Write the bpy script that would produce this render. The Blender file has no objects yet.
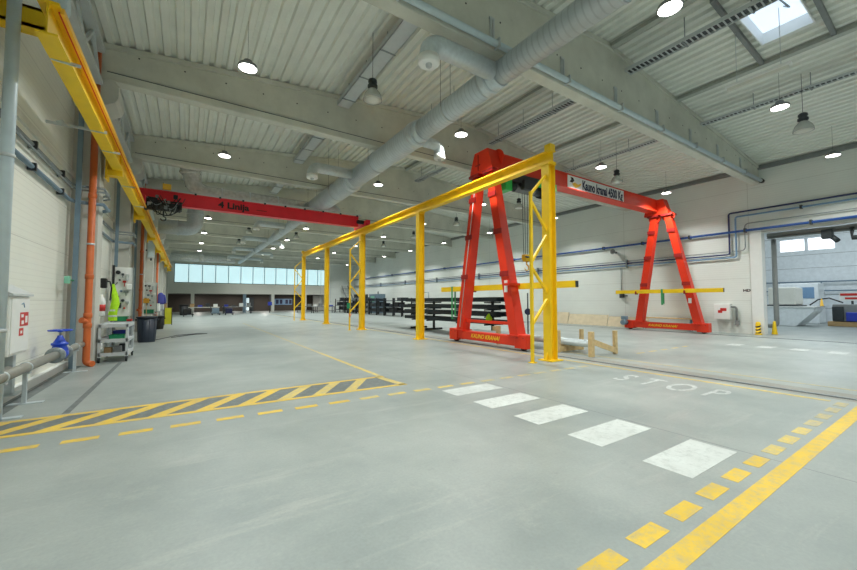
import bpy, bmesh, math, random
from mathutils import Vector, Matrix
random.seed(7)
PI = math.pi
COL = bpy.context.scene.collection
SC = bpy.context.scene

# ------------------------------------------------------------------ materials
def newmat(name):
    m = bpy.data.materials.new(name); m.use_nodes = True
    nt = m.node_tree; b = nt.nodes['Principled BSDF']
    return m, nt, b
def lin(c):
    return tuple(((v/255)/12.92 if v/255 <= .04045 else ((v/255+.055)/1.055)**2.4) for v in c)+(1,)
def mat(name, rgb, rough=.5, metal=0, var=.06, scale=6, bump=0, spec=.5):
    """plain painted / metal / plastic surface with a little procedural unevenness"""
    m, nt, b = newmat(name)
    c = lin(rgb)
    n = nt.nodes.new('ShaderNodeTexNoise'); n.inputs['Scale'].default_value = scale; n.inputs['Detail'].default_value = 4
    g = nt.nodes.new('ShaderNodeNewGeometry'); nt.links.new(g.outputs['Position'], n.inputs['Vector'])
    r = nt.nodes.new('ShaderNodeMapRange'); r.inputs['From Min'].default_value = .3; r.inputs['From Max'].default_value = .7
    r.inputs['To Min'].default_value = 1-var; r.inputs['To Max'].default_value = 1+var
    nt.links.new(n.outputs['Fac'], r.inputs['Value'])
    v = nt.nodes.new('ShaderNodeVectorMath'); v.operation = 'SCALE'; v.inputs[0].default_value = c[:3]
    nt.links.new(r.outputs['Result'], v.inputs['Scale']); nt.links.new(v.outputs['Vector'], b.inputs['Base Color'])
    b.inputs['Roughness'].default_value = rough; b.inputs['Metallic'].default_value = metal
    b.inputs['Specular IOR Level'].default_value = spec
    if bump:
        bp = nt.nodes.new('ShaderNodeBump'); bp.inputs['Strength'].default_value = bump; bp.inputs['Distance'].default_value = .02
        nt.links.new(n.outputs['Fac'], bp.inputs['Height']); nt.links.new(bp.outputs['Normal'], b.inputs['Normal'])
    return m
def emat(name, rgb, strength, base=(230,230,230)):
    m, nt, b = newmat(name)
    b.inputs['Base Color'].default_value = lin(base); b.inputs['Emission Color'].default_value = lin(rgb)
    b.inputs['Emission Strength'].default_value = strength; b.inputs['Roughness'].default_value = .4
    return m
def math_node(nt, op, a, b=None):
    n = nt.nodes.new('ShaderNodeMath'); n.operation = op
    for i, v in enumerate((a, b)):
        if v is None: continue
        if isinstance(v, (int, float)): n.inputs[i].default_value = v
        else: nt.links.new(v, n.inputs[i])
    return n.outputs[0]
def line_mask(nt, coord, period, offset, width):
    a = math_node(nt, 'SUBTRACT', coord, offset)
    a = math_node(nt, 'DIVIDE', a, period)
    a = math_node(nt, 'FRACT', math_node(nt, 'ADD', a, 100.5))
    a = math_node(nt, 'ABSOLUTE', math_node(nt, 'SUBTRACT', a, .5))
    return math_node(nt, 'LESS_THAN', a, width/period/2)
def mixc(nt, fac, a, b):
    n = nt.nodes.new('ShaderNodeMix'); n.data_type = 'RGBA'
    if isinstance(fac, (int, float)): n.inputs[0].default_value = fac
    else: nt.links.new(fac, n.inputs[0])
    for i, v in ((6, a), (7, b)):
        if isinstance(v, tuple): n.inputs[i].default_value = v
        else: nt.links.new(v, n.inputs[i])
    return n.outputs[2]
def noise(nt, vec, scale, detail=5, rough=.6):
    n = nt.nodes.new('ShaderNodeTexNoise'); n.inputs['Scale'].default_value = scale
    n.inputs['Detail'].default_value = detail; n.inputs['Roughness'].default_value = rough
    nt.links.new(vec, n.inputs['Vector']); return n.outputs['Fac']
def ramp(nt, fac, a, b):
    r = nt.nodes.new('ShaderNodeMapRange'); r.inputs['From Min'].default_value = a; r.inputs['From Max'].default_value = b
    nt.links.new(fac, r.inputs['Value']); return r.outputs['Result']

FLOOR_A, FLOOR_B = (157,164,161), (131,141,140)
def floor_colour(nt):
    g = nt.nodes.new('ShaderNodeNewGeometry'); P = g.outputs['Position']
    s = nt.nodes.new('ShaderNodeSeparateXYZ'); nt.links.new(P, s.inputs[0])
    n1 = ramp(nt, noise(nt, P, .45, 6, .65), .35, .65)
    c = mixc(nt, n1, lin(FLOOR_A), lin(FLOOR_B))
    # swirly trowel marks and tyre scuffs
    mp = nt.nodes.new('ShaderNodeMapping'); mp.inputs['Rotation'].default_value = (0,0,.5); mp.inputs['Scale'].default_value = (.5,3.5,1)
    nt.links.new(P, mp.inputs['Vector'])
    n2 = ramp(nt, noise(nt, mp.outputs[0], .9, 8, .7), .56, .74)
    c = mixc(nt, math_node(nt, 'MULTIPLY', n2, .5), c, lin((182,183,178)))
    n3 = ramp(nt, noise(nt, P, 3.2, 8, .75), .60, .78)
    c = mixc(nt, math_node(nt, 'MULTIPLY', n3, .5), c, lin((122,126,124)))
    n5 = ramp(nt, noise(nt, P, 1.7, 10, .8), .55, .8)
    c = mixc(nt, math_node(nt, 'MULTIPLY', n5, .45), c, lin((186,188,182)))
    n4 = ramp(nt, noise(nt, P, 40, 3, .6), .3, .7)
    c = mixc(nt, math_node(nt, 'MULTIPLY', n4, .22), c, lin((110,114,112)))
    n6 = ramp(nt, noise(nt, P, 9, 8, .8), .62, .74)
    c = mixc(nt, math_node(nt, 'MULTIPLY', n6, .3), c, lin((104,108,106)))
    return P, s, c
def floor_mat():
    m, nt, b = newmat('polished_concrete')
    P, s, c = floor_colour(nt)
    jx = line_mask(nt, s.outputs['X'], 12.4, 5.0, .012); jy = line_mask(nt, s.outputs['Y'], 6.2, 7.32, .014)
    j = math_node(nt, 'MAXIMUM', jx, jy)
    c = mixc(nt, math_node(nt, 'MULTIPLY', j, .65), c, lin((70,72,72)))
    nt.links.new(c, b.inputs['Base Color'])
    rr = nt.nodes.new('ShaderNodeMapRange'); rr.inputs['To Min'].default_value = .3; rr.inputs['To Max'].default_value = .5
    nt.links.new(noise(nt, P, 1.3), rr.inputs['Value']); nt.links.new(rr.outputs[0], b.inputs['Roughness'])
    b.inputs['Specular IOR Level'].default_value = .45
    return m
def paint_mat(name, rgb, wear, rough=.5):
    """floor paint worn through to the concrete"""
    m, nt, b = newmat(name)
    P, s, c = floor_colour(nt)
    w = ramp(nt, noise(nt, P, 9, 9, .8), wear-.12, wear+.22)
    w2 = ramp(nt, noise(nt, P, 1.1, 4, .6), .25, .75)
    pc = mixc(nt, w2, lin(rgb), lin(tuple(int(v*.88) for v in rgb)))
    nt.links.new(mixc(nt, w, pc, c), b.inputs['Base Color'])
    b.inputs['Roughness'].default_value = rough; b.inputs['Specular IOR Level'].default_value = .35
    return m
def concrete_mat(name, rgb, joints=None):
    m, nt, b = newmat(name)
    g = nt.nodes.new('ShaderNodeNewGeometry'); P = g.outputs['Position']
    n1 = ramp(nt, noise(nt, P, .9, 7, .65), .3, .7)
    c = mixc(nt, n1, lin(rgb), lin(tuple(int(v*.89) for v in rgb)))
    n2 = ramp(nt, noise(nt, P, 5, 8, .7), .62, .75)
    c = mixc(nt, math_node(nt, 'MULTIPLY', n2, .3), c, lin((120,120,108)))
    nt.links.new(c, b.inputs['Base Color']); b.inputs['Roughness'].default_value = .8
    bp = nt.nodes.new('ShaderNodeBump'); bp.inputs['Strength'].default_value = .15; bp.inputs['Distance'].default_value = .02
    nt.links.new(n1, bp.inputs['Height']); nt.links.new(bp.outputs[0], b.inputs['Normal'])
    return m
def panel_mat(name, rgb, period=1.1, off=.52, vper=6.2, voff=6.5):
    """sandwich panel wall: fine horizontal joints, a wide vertical seam per bay"""
    m, nt, b = newmat(name)
    g = nt.nodes.new('ShaderNodeNewGeometry'); P = g.outputs['Position']
    s = nt.nodes.new('ShaderNodeSeparateXYZ'); nt.links.new(P, s.inputs[0])
    n1 = ramp(nt, noise(nt, P, .5, 4), .3, .7)
    c = mixc(nt, n1, lin(rgb), lin(tuple(int(v*.965) for v in rgb)))
    j = line_mask(nt, s.outputs['Z'], period, off, .014)
    j2 = line_mask(nt, s.outputs['Y'], vper, voff, .02)
    rib = line_mask(nt, s.outputs['Z'], .11, 0, .02)
    c = mixc(nt, math_node(nt, 'MULTIPLY', math_node(nt, 'MAXIMUM', j, j2), .45), c, lin((150,150,142)))
    c = mixc(nt, math_node(nt, 'MULTIPLY', rib, .10), c, lin((165,165,158)))
    nt.links.new(c, b.inputs['Base Color']); b.inputs['Roughness'].default_value = .42
    return m

M = {}
M['floor'] = floor_mat()
M['white_paint'] = paint_mat('white_floor_paint', (208,214,211), .60)
M['worn_white'] = paint_mat('worn_white_floor_paint', (218,222,220), .48)
M['yellow_paint'] = paint_mat('yellow_floor_paint', (224,188,62), .58)
M['worn_yellow'] = paint_mat('worn_yellow_floor_paint', (226,196,84), .50)
M['faint_yellow'] = paint_mat('faded_yellow_floor_paint', (214,190,110), .44)
M['grey_paint'] = paint_mat('dark_grey_floor_paint', (104,112,112), .60)
M['wall_l'] = panel_mat('cream_wall_panels', (236,238,228))
M['wall_r'] = panel_mat('white_wall_panels', (228,233,228))
M['wall_n'] = panel_mat('white_end_wall', (225,226,220), 1.1, .52, 6.0, 0)
M['deck'] = mat('galvanised_roof_deck', (228,231,224), .5, .0, .05, 1.5)
M['concrete'] = concrete_mat('beam_concrete', (214,215,204))
M['col_concrete'] = concrete_mat('column_concrete', (206,206,198))
M['yellow'] = mat('yellow_gloss_paint', (244,202,22), .5, 0, .05, 3)
M['red'] = mat('red_orange_gloss_paint', (220,50,18), .45, 0, .05, 3)
M['crane_red'] = mat('crane_red_paint', (234,42,58), .4, 0, .05, 3)
M['darkred'] = mat('dark_red_paint', (150,26,24), .5)
M['orange'] = mat('orange_plastic_pipe', (206,104,50), .45, 0, .06, 5)
M['galv'] = mat('galvanised_steel', (196,206,210), .36, .3, .08, 12)
M['foil'] = mat('foil_insulation', (232,234,232), .24, .3, .16, 7, .9)
M['postblue'] = mat('pale_blue_grey_pipe_paint', (194,210,218), .4, 0, .05, 6)
M['rust'] = paint_mat('brown_stained_concrete', (146,138,124), .47)
M['steel'] = mat('grey_steel', (142,150,152), .45, .3, .08, 9)
M['dsteel'] = mat('dark_steel', (58,64,68), .5, .3, .1, 9)
M['black'] = mat('black_rubber', (28,30,32), .6)
M['profile'] = mat('dark_blue_black_steel_profile', (44,54,64), .5, .3, .15, 7)
M['bluegrey'] = mat('blue_grey_paint', (112,134,150), .45, 0, .06, 6)
M['blue'] = mat('blue_pipe_paint', (40,84,160), .4)
M['navy'] = mat('navy_pipe_paint', (38,48,96), .4)
M['lblue'] = mat('light_blue_pipe_paint', (116,150,184), .4)
M['valve'] = mat('blue_valve_enamel', (28,70,190), .35, 0, .08, 9)
M['pipegrey'] = mat('grey_brown_pipe_paint', (136,136,128), .45)
M['white'] = mat('white_enamel', (232,234,232), .4, 0, .02)
M['offwhite'] = mat('off_white_paint', (214,214,206), .5, 0, .03)
M['plastic_wrap'] = mat('white_wrap_film', (226,232,236), .25, 0, .06, 5, .4)
M['lgrey'] = mat('light_grey_paint', (190,196,198), .45, 0, .04)
M['mgrey'] = mat('mid_grey_paint', (128,132,132), .5)
M['bin'] = mat('dark_blue_bin_plastic', (42,52,66), .5, 0, .08, 6)
M['green'] = mat('green_plastic', (30,140,96), .45)
M['hoistgreen'] = mat('green_hoist_paint', (46,190,84), .4)
M['strap'] = mat('green_webbing', (64,150,96), .8)
M['bluebox'] = mat('blue_plastic', (40,60,170), .45)
M['vest'] = mat('fluorescent_yellow_green_fabric', (176,232,40), .85, 0, .1, 14)
M['silver'] = mat('silver_reflective_tape', (214,218,214), .35)
M['limeboard'] = mat('yellow_green_board', (206,204,44), .5)
M['wood'] = mat('pale_pine_timber', (206,180,132), .7, 0, .12, 10)
M['board'] = mat('beige_sheet_board', (204,190,162), .75, 0, .08, 4)
M['label_red'] = mat('red_sticker', (196,44,40), .5)
M['text_dark'] = mat('dark_blue_lettering', (30,36,72), .5)
M['text_black'] = mat('black_lettering', (22,22,26), .5)
M['text_yellow'] = mat('yellow_lettering', (238,196,40), .5)
M['amber'] = mat('amber_paint', (244,190,60), .4)
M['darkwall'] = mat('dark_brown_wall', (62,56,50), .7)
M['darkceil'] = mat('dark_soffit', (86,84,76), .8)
M['glassy'] = mat('lamp_reflector_glass', (196,200,196), .2, .3)
M['purple'] = mat('blue_jacket_fabric', (66,72,150), .85)
M['tan'] = mat('cardboard', (176,146,104), .8)
M['signgreen'] = mat('exit_sign_green', (130,196,170), .5)
M['led'] = emat('led_lens', (255,252,244), 14)
M['pane'] = emat('bright_window_pane', (206,240,246), .95, (180,220,226))
M['baypane'] = emat('daylight_door_pane', (240,246,255), 2.4)
M['edge_line_grey'] = mat('dark_grey_edge_line', (84,90,94), .6)
M['signwhite'] = mat('matt_white_sign', (228,230,230), .7, 0, .02)
M['purlin'] = mat('pale_grey_purlin', (176,180,174), .5)
M['sky'] = emat('skylight_dome', (206,228,255), 1.15)
M['screen'] = emat('lit_door_glass', (200,236,246), .8)

def spiral_mat():
    m, nt, b = newmat('spiral_seamed_galvanised_duct')
    g = nt.nodes.new('ShaderNodeNewGeometry'); s = nt.nodes.new('ShaderNodeSeparateXYZ'); nt.links.new(g.outputs['Position'], s.inputs[0])
    l = line_mask(nt, s.outputs['Y'], .14, 0, .03)
    n1 = ramp(nt, noise(nt, g.outputs['Position'], 3, 5), .3, .7)
    nt.links.new(mixc(nt, math_node(nt, 'MULTIPLY', l, .35), mixc(nt, n1, lin((204,213,218)), lin((188,198,203))), lin((150,160,166))), b.inputs['Base Color'])
    b.inputs['Metallic'].default_value = .2; b.inputs['Roughness'].default_value = .4
    bp = nt.nodes.new('ShaderNodeBump'); bp.inputs['Strength'].default_value = 1; bp.inputs['Distance'].default_value = .02
    nt.links.new(l, bp.inputs['Height']); nt.links.new(bp.outputs[0], b.inputs['Normal'])
    return m
M['spiral'] = spiral_mat()

# ------------------------------------------------------------------ mesh builder
class MB:
    def __init__(s): s.bm = bmesh.new()
    def poly(s, vs, fs):
        v = [s.bm.verts.new(Vector(p)) for p in vs]
        for f in fs:
            try: s.bm.faces.new([v[i] for i in f])
            except ValueError: pass
        return s
    def box(s, x0, x1, y0, y1, z0, z1):
        return s.poly([(x,y,z) for z in (z0,z1) for y in (y0,y1) for x in (x0,x1)],
                      [(0,2,3,1),(4,5,7,6),(0,1,5,4),(2,6,7,3),(0,4,6,2),(1,3,7,5)])
    def bbox(s, x0, x1, y0, y1, z0, z1, r=.01):
        """box with rounded edges"""
        t = bmesh.new(); bmesh.ops.create_cube(t, size=1)
        for v in t.verts: v.co = Vector(((x0+x1)/2+v.co.x*(x1-x0), (y0+y1)/2+v.co.y*(y1-y0), (z0+z1)/2+v.co.z*(z1-z0)))
        bmesh.ops.bevel(t, geom=t.edges[:], offset=r, segments=2, affect='EDGES', profile=.5)
        return s.join(t)
    def join(s, t):
        mp = {v: s.bm.verts.new(v.co) for v in t.verts}
        for f in t.faces:
            n = s.bm.faces.new([mp[v] for v in f.verts]); n.smooth = f.smooth
        t.free(); return s
    def prism(s, pts, axis, a, b):
        """polygon in the two other axes, extruded along axis from a to b"""
        def P(u, v, w):
            return {0:(w,u,v), 1:(u,w,v), 2:(u,v,w)}[axis]
        n = len(pts); vs = [P(u,v,a) for u,v in pts]+[P(u,v,b) for u,v in pts]
        fs = [tuple(range(n))[::-1], tuple(range(n,2*n))]+[(i,(i+1)%n,n+(i+1)%n,n+i) for i in range(n)]
        return s.poly(vs, fs)
    def bar(s, p, q, w, h, up=(0,0,1), w2=None, h2=None):
        """rectangular bar from p to q: w across, h along 'up'; may taper"""
        p, q = Vector(p), Vector(q); d = (q-p).normalized(); u = Vector(up)
        if abs(d.dot(u)) > .99: u = Vector((0,1,0))
        a = d.cross(u).normalized(); u = a.cross(d).normalized()
        vs = []
        for c, ww, hh in ((p,w,h),(q,w2 or w,h2 or h)):
            for i, j in ((-1,-1),(1,-1),(1,1),(-1,1)): vs.append(c+a*i*ww/2+u*j*hh/2)
        return s.poly(vs, [(3,2,1,0),(4,5,6,7),(0,1,5,4),(1,2,6,5),(2,3,7,6),(3,0,4,7)])
    def tube(s, path, r, n=12, r2=None, cap=True):
        path = [Vector(p) for p in path]; rings = []; N = len(path)
        prev = None
        for i, p in enumerate(path):
            d = (path[min(i+1,N-1)]-path[max(i-1,0)]).normalized()
            if prev is None:
                u = d.orthogonal().normalized()
            else:
                u = (prev-d*prev.dot(d)).normalized()
            prev = u; w = d.cross(u)
            rr = r if r2 is None else r+(r2-r)*i/(N-1)
            # widen mitres on bends
            rings.append([s.bm.verts.new(p+(u*math.cos(2*PI*k/n)+w*math.sin(2*PI*k/n))*rr) for k in range(n)])
        for A, B in zip(rings, rings[1:]):
            for k in range(n):
                f = s.bm.faces.new((A[k],A[(k+1)%n],B[(k+1)%n],B[k])); f.smooth = True
        if cap:
            s.bm.faces.new(rings[0][::-1]); s.bm.faces.new(rings[-1])
        return s
    def cyl(s, p, q, r, n=16, r2=None): return s.tube([p,q], r, n, r2)
    def lathe(s, c, prof, n=20, axis=2):
        """profile of (radius, height) about an axis through c"""
        c = Vector(c); rings = []
        for r, h in prof:
            ring = []
            for k in range(n):
                a = 2*PI*k/n; u, v = r*math.cos(a), r*math.sin(a)
                ring.append(s.bm.verts.new(c+Vector({2:(u,v,h),0:(h,u,v),1:(v,h,u)}[axis])))
            rings.append(ring)
        for A, B in zip(rings, rings[1:]):
            for k in range(n):
                f = s.bm.faces.new((A[k],A[(k+1)%n],B[(k+1)%n],B[k])); f.smooth = True
        if prof[0][0] > 1e-4: s.bm.faces.new(rings[0][::-1])
        if prof[-1][0] > 1e-4: s.bm.faces.new(rings[-1])
        return s
    def ibeam(s, axis, a, b, c1, zc, w, h, tf=.03, tw=.02):
        """I section along axis (0 or 1), centre c1 across, zc height centre"""
        p = [(-w/2,-h/2),(w/2,-h/2),(w/2,-h/2+tf),(tw/2,-h/2+tf),(tw/2,h/2-tf),(w/2,h/2-tf),(w/2,h/2),(-w/2,h/2),(-w/2,h/2-tf),(-tw/2,h/2-tf),(-tw/2,-h/2+tf),(-w/2,-h/2+tf)]
        return s.prism([(c1+u, zc+v) for u, v in p], axis, a, b)
    def hpost(s, x, y, z0, z1, w, h, tf=.03, tw=.02):
        p = [(-h/2,-w/2),(-h/2+tf,-w/2),(-h/2+tf,-tw/2),(h/2-tf,-tw/2),(h/2-tf,-w/2),(h/2,-w/2),(h/2,w/2),(h/2-tf,w/2),(h/2-tf,tw/2),(-h/2+tf,tw/2),(-h/2+tf,w/2),(-h/2,w/2)]
        return s.prism([(x+u, y+v) for u, v in p], 2, z0, z1)

def wloc(o):
    v = Vector((0,0,0))
    while o is not None: v += o.location; o = o.parent
    return v
def obj(name, mb, m, parent=None, label=None):
    bmesh.ops.recalc_face_normals(mb.bm, faces=mb.bm.faces[:])
    if parent is not None: bmesh.ops.translate(mb.bm, verts=mb.bm.verts[:], vec=-wloc(parent))
    me = bpy.data.meshes.new(name); mb.bm.to_mesh(me); mb.bm.free()
    me.materials.append(M[m] if isinstance(m, str) else m)
    o = bpy.data.objects.new(name, me); COL.objects.link(o)
    if parent is not None: o.parent = parent
    if label: o['label'] = label
    return o
def thing(name, label, cat, loc=(0,0,0), group=None):
    o = bpy.data.objects.new(name, None); COL.objects.link(o); o.location = loc; o.empty_display_size = .2
    o['label'] = label; o['category'] = cat
    if group: o['group'] = group
    return o
def tag(o, label, cat, group=None):
    o['label'] = label; o['category'] = cat
    if group: o['group'] = group
    return o
def struct(name, mb, m, parent=None, label=None):
    o = obj(name, mb, m, parent, label)
    if parent is None: o['kind'] = 'structure'
    return o
def origin(o, loc):
    """put the origin of a one-mesh thing at its base"""
    o.data.transform(Matrix.Translation(-Vector(loc))); o.location = loc; return o
def dup(src, loc, label, group=None):
    def cp(o, par):
        c = o.copy(); COL.objects.link(c); c.parent = par
        for ch in o.children: cp(ch, c)
        return c
    r = cp(src, None); r.location = loc; r['label'] = label
    if group: r['group'] = group
    return r
def bend(p, c, q, n=6, r=None):
    """points of a rounded corner p -> c -> q (starts r before c, ends r after)"""
    p, c, q = Vector(p), Vector(c), Vector(q)
    a = c+(p-c).normalized()*r; b = c+(q-c).normalized()*r
    return [(1-t)**2*a+2*t*(1-t)*c+t*t*b for t in [i/n for i in range(n+1)]]
def text(name, s, size, mtx, m, parent=None, sx=1, depth=.002, shear=0, bold=0, label=None):
    cu = bpy.data.curves.new(name, 'FONT'); cu.body = s; cu.size = size; cu.align_x = 'CENTER'; cu.align_y = 'CENTER'
    cu.extrude = depth; cu.shear = shear; cu.offset = bold
    t = bpy.data.objects.new(name, cu); COL.objects.link(t)
    bpy.context.view_layer.update()
    me = bpy.data.meshes.new_from_object(t.evaluated_get(bpy.context.evaluated_depsgraph_get()))
    bpy.data.objects.remove(t)
    me.transform(Matrix.Diagonal((sx,1,1,1))); me.transform(mtx)
    if parent is not None: me.transform(Matrix.Translation(-wloc(parent)))
    me.materials.clear(); me.materials.append(M[m])
    o = bpy.data.objects.new(name, me); COL.objects.link(o)
    if parent is not None: o.parent = parent
    if label: o['label'] = label
    return o
def frame(origin, xdir, ydir):
    x = Vector(xdir).normalized(); y = Vector(ydir).normalized(); z = x.cross(y)
    m = Matrix((x,y,z)).transposed().to_4x4(); m.translation = Vector(origin); return m
ORD = ['first','second','third','fourth','fifth','sixth','seventh','eighth','ninth','tenth','eleventh','twelfth','thirteenth']

# ------------------------------------------------------------------ dimensions
XL, XR, YN, YF, YB = -2.45, 23.1, -9.0, 58.0, 66.0
BAY = 6.2
BEAMS = [6.15+BAY*k for k in range(0,9)]
def roof(x): return 9.3-abs(x-10.3)*(1.15/12.8)

# ------------------------------------------------------------------ floor and its markings
fl = struct('floor', MB().box(XL-.3, 42, YN-.3, YB+.3, -.3, 0), 'floor')
def mark(name, pts, m, label=None, z=.002):
    n = len(pts); mb = MB()
    mb.poly([(x,y,z) for x,y in pts]+[(x,y,0) for x,y in pts], [tuple(range(n))]+[(i,n+i,n+(i+1)%n,(i+1)%n) for i in range(n)])
    return obj(name, mb, m, fl, label)
def rect(name, x0, x1, y0, y1, m, label=None, z=.002): return mark(name, [(x0,y0),(x1,y0),(x1,y1),(x0,y1)], m, label, z)
for k in range(5):
    y = 1.55+.87*k
    rect('painted_square', 3.86, 4.93, y, y+.44, 'white_paint', 'white painted floor square')
for k in range(4):
    y = 2.5+.86*k
    rect('painted_square', 16.6, 17.3, y, y+.40, 'worn_white', 'faded white painted floor square')
for i, (a,b) in enumerate(((-4.2,2.2),(2.2,9.0))):
    rect('painted_line', a if a > XL else XL, b, 1.07, 1.21, 'yellow_paint' if i == 0 else 'yellow_paint', 'solid yellow floor line')
for k in range(-5, 13):
    x = 1.99+.53*k
    if x > XL: rect('painted_dash', x, x+.34, 1.295, 1.425, 'yellow_paint' if k < 6 else 'worn_yellow' if k < 9 else 'faint_yellow', 'short yellow floor dash')
for k in range(-2, 19):
    x = -1.15+.51*k
    a, b = max(x, XL), x+.33
    y = 5.80-.028*(x+1.15)
    rect('painted_dash', a, b, y-.02, y+.10, 'yellow_paint' if k < 7 else 'worn_yellow' if k < 12 else 'faint_yellow', 'yellow floor dash before hatched strip')
# hatched keep-clear strip
A, B_ = -2.3, 3.5
ylo = lambda x: 6.44-.03*(x+1.8); yhi = lambda x: 7.22
mark('hatch_ground', [(A,ylo(A)),(B_,ylo(B_)),(B_+.05,yhi(B_)),(A,yhi(A))], 'grey_paint', 'dark grey ground of hatched floor strip', .0015)
mark('hatch_border', [(A,ylo(A)-.04),(B_+.1,ylo(B_)-.04),(B_+.1,ylo(B_)+.06),(A,ylo(A)+.06)], 'yellow_paint', 'yellow border of hatched floor strip', .003)
mark('hatch_border', [(A,7.14),(B_+.05,7.14),(B_+.05,7.24),(A,7.24)], 'yellow_paint', 'yellow border of hatched floor strip', .003)
mark('hatch_border', [(B_-.05,ylo(B_)),(B_+.1,ylo(B_)),(B_+.0,7.2),(B_-.15,7.2)], 'worn_yellow', 'yellow end of hatched floor strip', .003)
x = A-.4
while x < B_-.6:
    w, sl = .22, .62
    xs = [(x, ylo(x)), (x+w, ylo(x+w)), (x+w+sl, 7.18), (x+sl, 7.18)]
    if x+sl > A:
        xs = [(max(px, A+.001*i), py) for i, (px,py) in enumerate(xs)]
        mark('hatch_stripe', xs, 'yellow_paint' if x < 1 else 'worn_yellow', 'yellow diagonal floor stripe', .0025)
    x += .56
# long lines
rect('painted_line', 3.45, 3.55, 7.3, 11.5, 'worn_yellow', 'yellow floor line running up the hall')
rect('painted_line', 3.45, 3.55, 11.5, 30, 'faint_yellow', 'faded yellow floor line running up the hall')
rect('rail_stain', 8.92, 9.62, .2, 30, 'rust', 'brown stained strip along floor rail', .001)
rect('painted_line', 8.62, 8.74, 1.5, 50, 'worn_yellow', 'yellow line left of floor rail')
rect('painted_line', 10.02, 10.12, .5, 8, 'faint_yellow', 'yellow line right of floor rail')
for k in range(5): rect('painted_dash', 11.6+.75*k, 12.0+.75*k, 6.0, 6.1, 'worn_yellow', 'yellow floor dash beyond floor rail')
rect('tape_strip', -1.44, -1.36, 7.3, 12.6, 'grey_paint', 'dark grey floor strip beside cart')
rect('tape_strip', -2.3, -2.12, 7.3, 12.6, 'grey_paint', 'dark grey floor strip along left wall')
text('stop_lettering', 'STOP', .62, frame((7.72,3.5,.003), (0,-1,0), (1,0,0)), 'worn_white', fl, 1.1, .0005, 0, .02, 'worn white STOP lettering on floor') if False else None
for ch, y in zip('STOP', (4.28,3.78,3.24,2.7)):
    text('stop_letter', ch, 1.05, frame((7.70,y,.003), (0,-1,0), (1,0,0)), 'worn_white', fl, .52, .0005, 0, .012, 'worn white floor letter '+ch)
# recessed crane rails
for x, w in ((9.15,'left'),(21.3,'right')):
    mb = MB().box(x-.035, x+.035, YN+1, 50, 0, .012)
    g = MB().box(x-.09, x+.09, YN+1, 50, 0, .004)
    t = thing('crane_floor_rail', 'dark steel gantry rail in the floor '+('along the yellow posts' if w == 'left' else 'near the right wall'), 'rail', (x,0,0), 'floor rails of the gantry')
    obj('rail_head', mb, 'steel', t); obj('rail_groove', g, 'dsteel', t)

# ------------------------------------------------------------------ walls
struct('wall_left', MB().box(XL-.3, XL, YN, YB, 0, roof(XL)+.15), 'wall_l')
DY, DZ = 6.05, 4.93
wr = MB().box(XR, XR+.3, DY, YB, 0, roof(XR)+.1); wr.box(XR, XR+.3, YN, DY, DZ, roof(XR)+.1)
struct('wall_right', wr, 'wall_r')
struct('wall_near', MB().prism([(XL,0),(XR,0),(XR,roof(XR)),(10.3,9.35),(XL,roof(XL))], 1, YN-.3, YN), 'wall_n')
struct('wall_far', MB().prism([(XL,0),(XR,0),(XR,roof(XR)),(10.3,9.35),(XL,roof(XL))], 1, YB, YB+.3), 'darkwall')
struct('baseboard_left', MB().box(XL, XL+.1, 6.9, 56, 0, .15), 'white')
struct('trim_1', MB().box(XL, XL+.05, YN, 56, 4.66, 4.80), 'offwhite', None, 'pale ledge rail high on left wall')
struct('trim_2', MB().box(XR-.16, XR, YN, 57, roof(XR)-.2, roof(XR)-.0), 'mgrey', None, 'grey steel edge strip between right wall and roof')
struct('trim_3', MB().box(XL, XL+.14, YN, 57, roof(XL)-.22, roof(XL)-.0), 'mgrey', None, 'grey steel edge strip between left wall and roof')

# ------------------------------------------------------------------ trapezoid roof deck, with the skylight hole
SKX, SKY = (11.72, 13.83), (2.32, 3.42)
dk = MB()
prof = []; x = XL; D = .085
while x < XR:
    for dx, dz in ((0,0),(.13,0),(.165,D),(.265,D)):
        prof.append((x+dx, roof(min(x+dx, XR))+dz))
    x += .3
prof.append((XR+.1, roof(XR)))
for (x0,z0),(x1,z1) in zip(prof, prof[1:]):
    spans = [(YN,SKY[0]),(SKY[1],YB)] if (x0 >= SKX[0]-.01 and x1 <= SKX[1]+.05) else [(YN,YB)]
    for a, b in spans:
        dk.poly([(x0,a,z0),(x1,a,z1),(x1,b,z1),(x0,b,z0)], [(0,1,2,3)])
struct('ceiling', dk, 'deck')
# roof slab above the deck so no daylight leaks through
rs = MB()
def slab(x0, x1, y0, y1): rs.poly([(x,y,roof(x)+.22) for x,y in ((x0,y0),(x1,y0),(x1,y1),(x0,y1))], [(0,1,2,3)])
slab(XL-.3,10.3,YN,YB); slab(10.3,SKX[0],YN,YB); slab(SKX[1],XR+.3,YN,YB); slab(SKX[0],SKX[1],YN,SKY[0]); slab(SKX[0],SKX[1],SKY[1],YB)
struct('trim_4', rs, 'mgrey', None, 'roof covering above the steel deck')
sk = thing('roof_skylight', 'square roof skylight with bright pale blue dome at top right', 'skylight', (12.77,2.87,roof(12.77)))
zz = roof(12.77)
obj('curb', MB().box(SKX[0],SKX[0]+.03,*SKY,zz-.1,zz+.28).box(SKX[1]-.03,SKX[1],*SKY,zz-.1,zz+.28).box(*SKX,SKY[0],SKY[0]+.03,zz-.1,zz+.28).box(*SKX,SKY[1]-.03,SKY[1],zz-.1,zz+.28), 'white', sk)
obj('dome_pane', MB().prism([(SKX[0],zz+.28),(SKX[1],zz+.28),(SKX[1]-.3,zz+.5),(SKX[0]+.3,zz+.5)], 1, *SKY), 'sky', sk)
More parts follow.
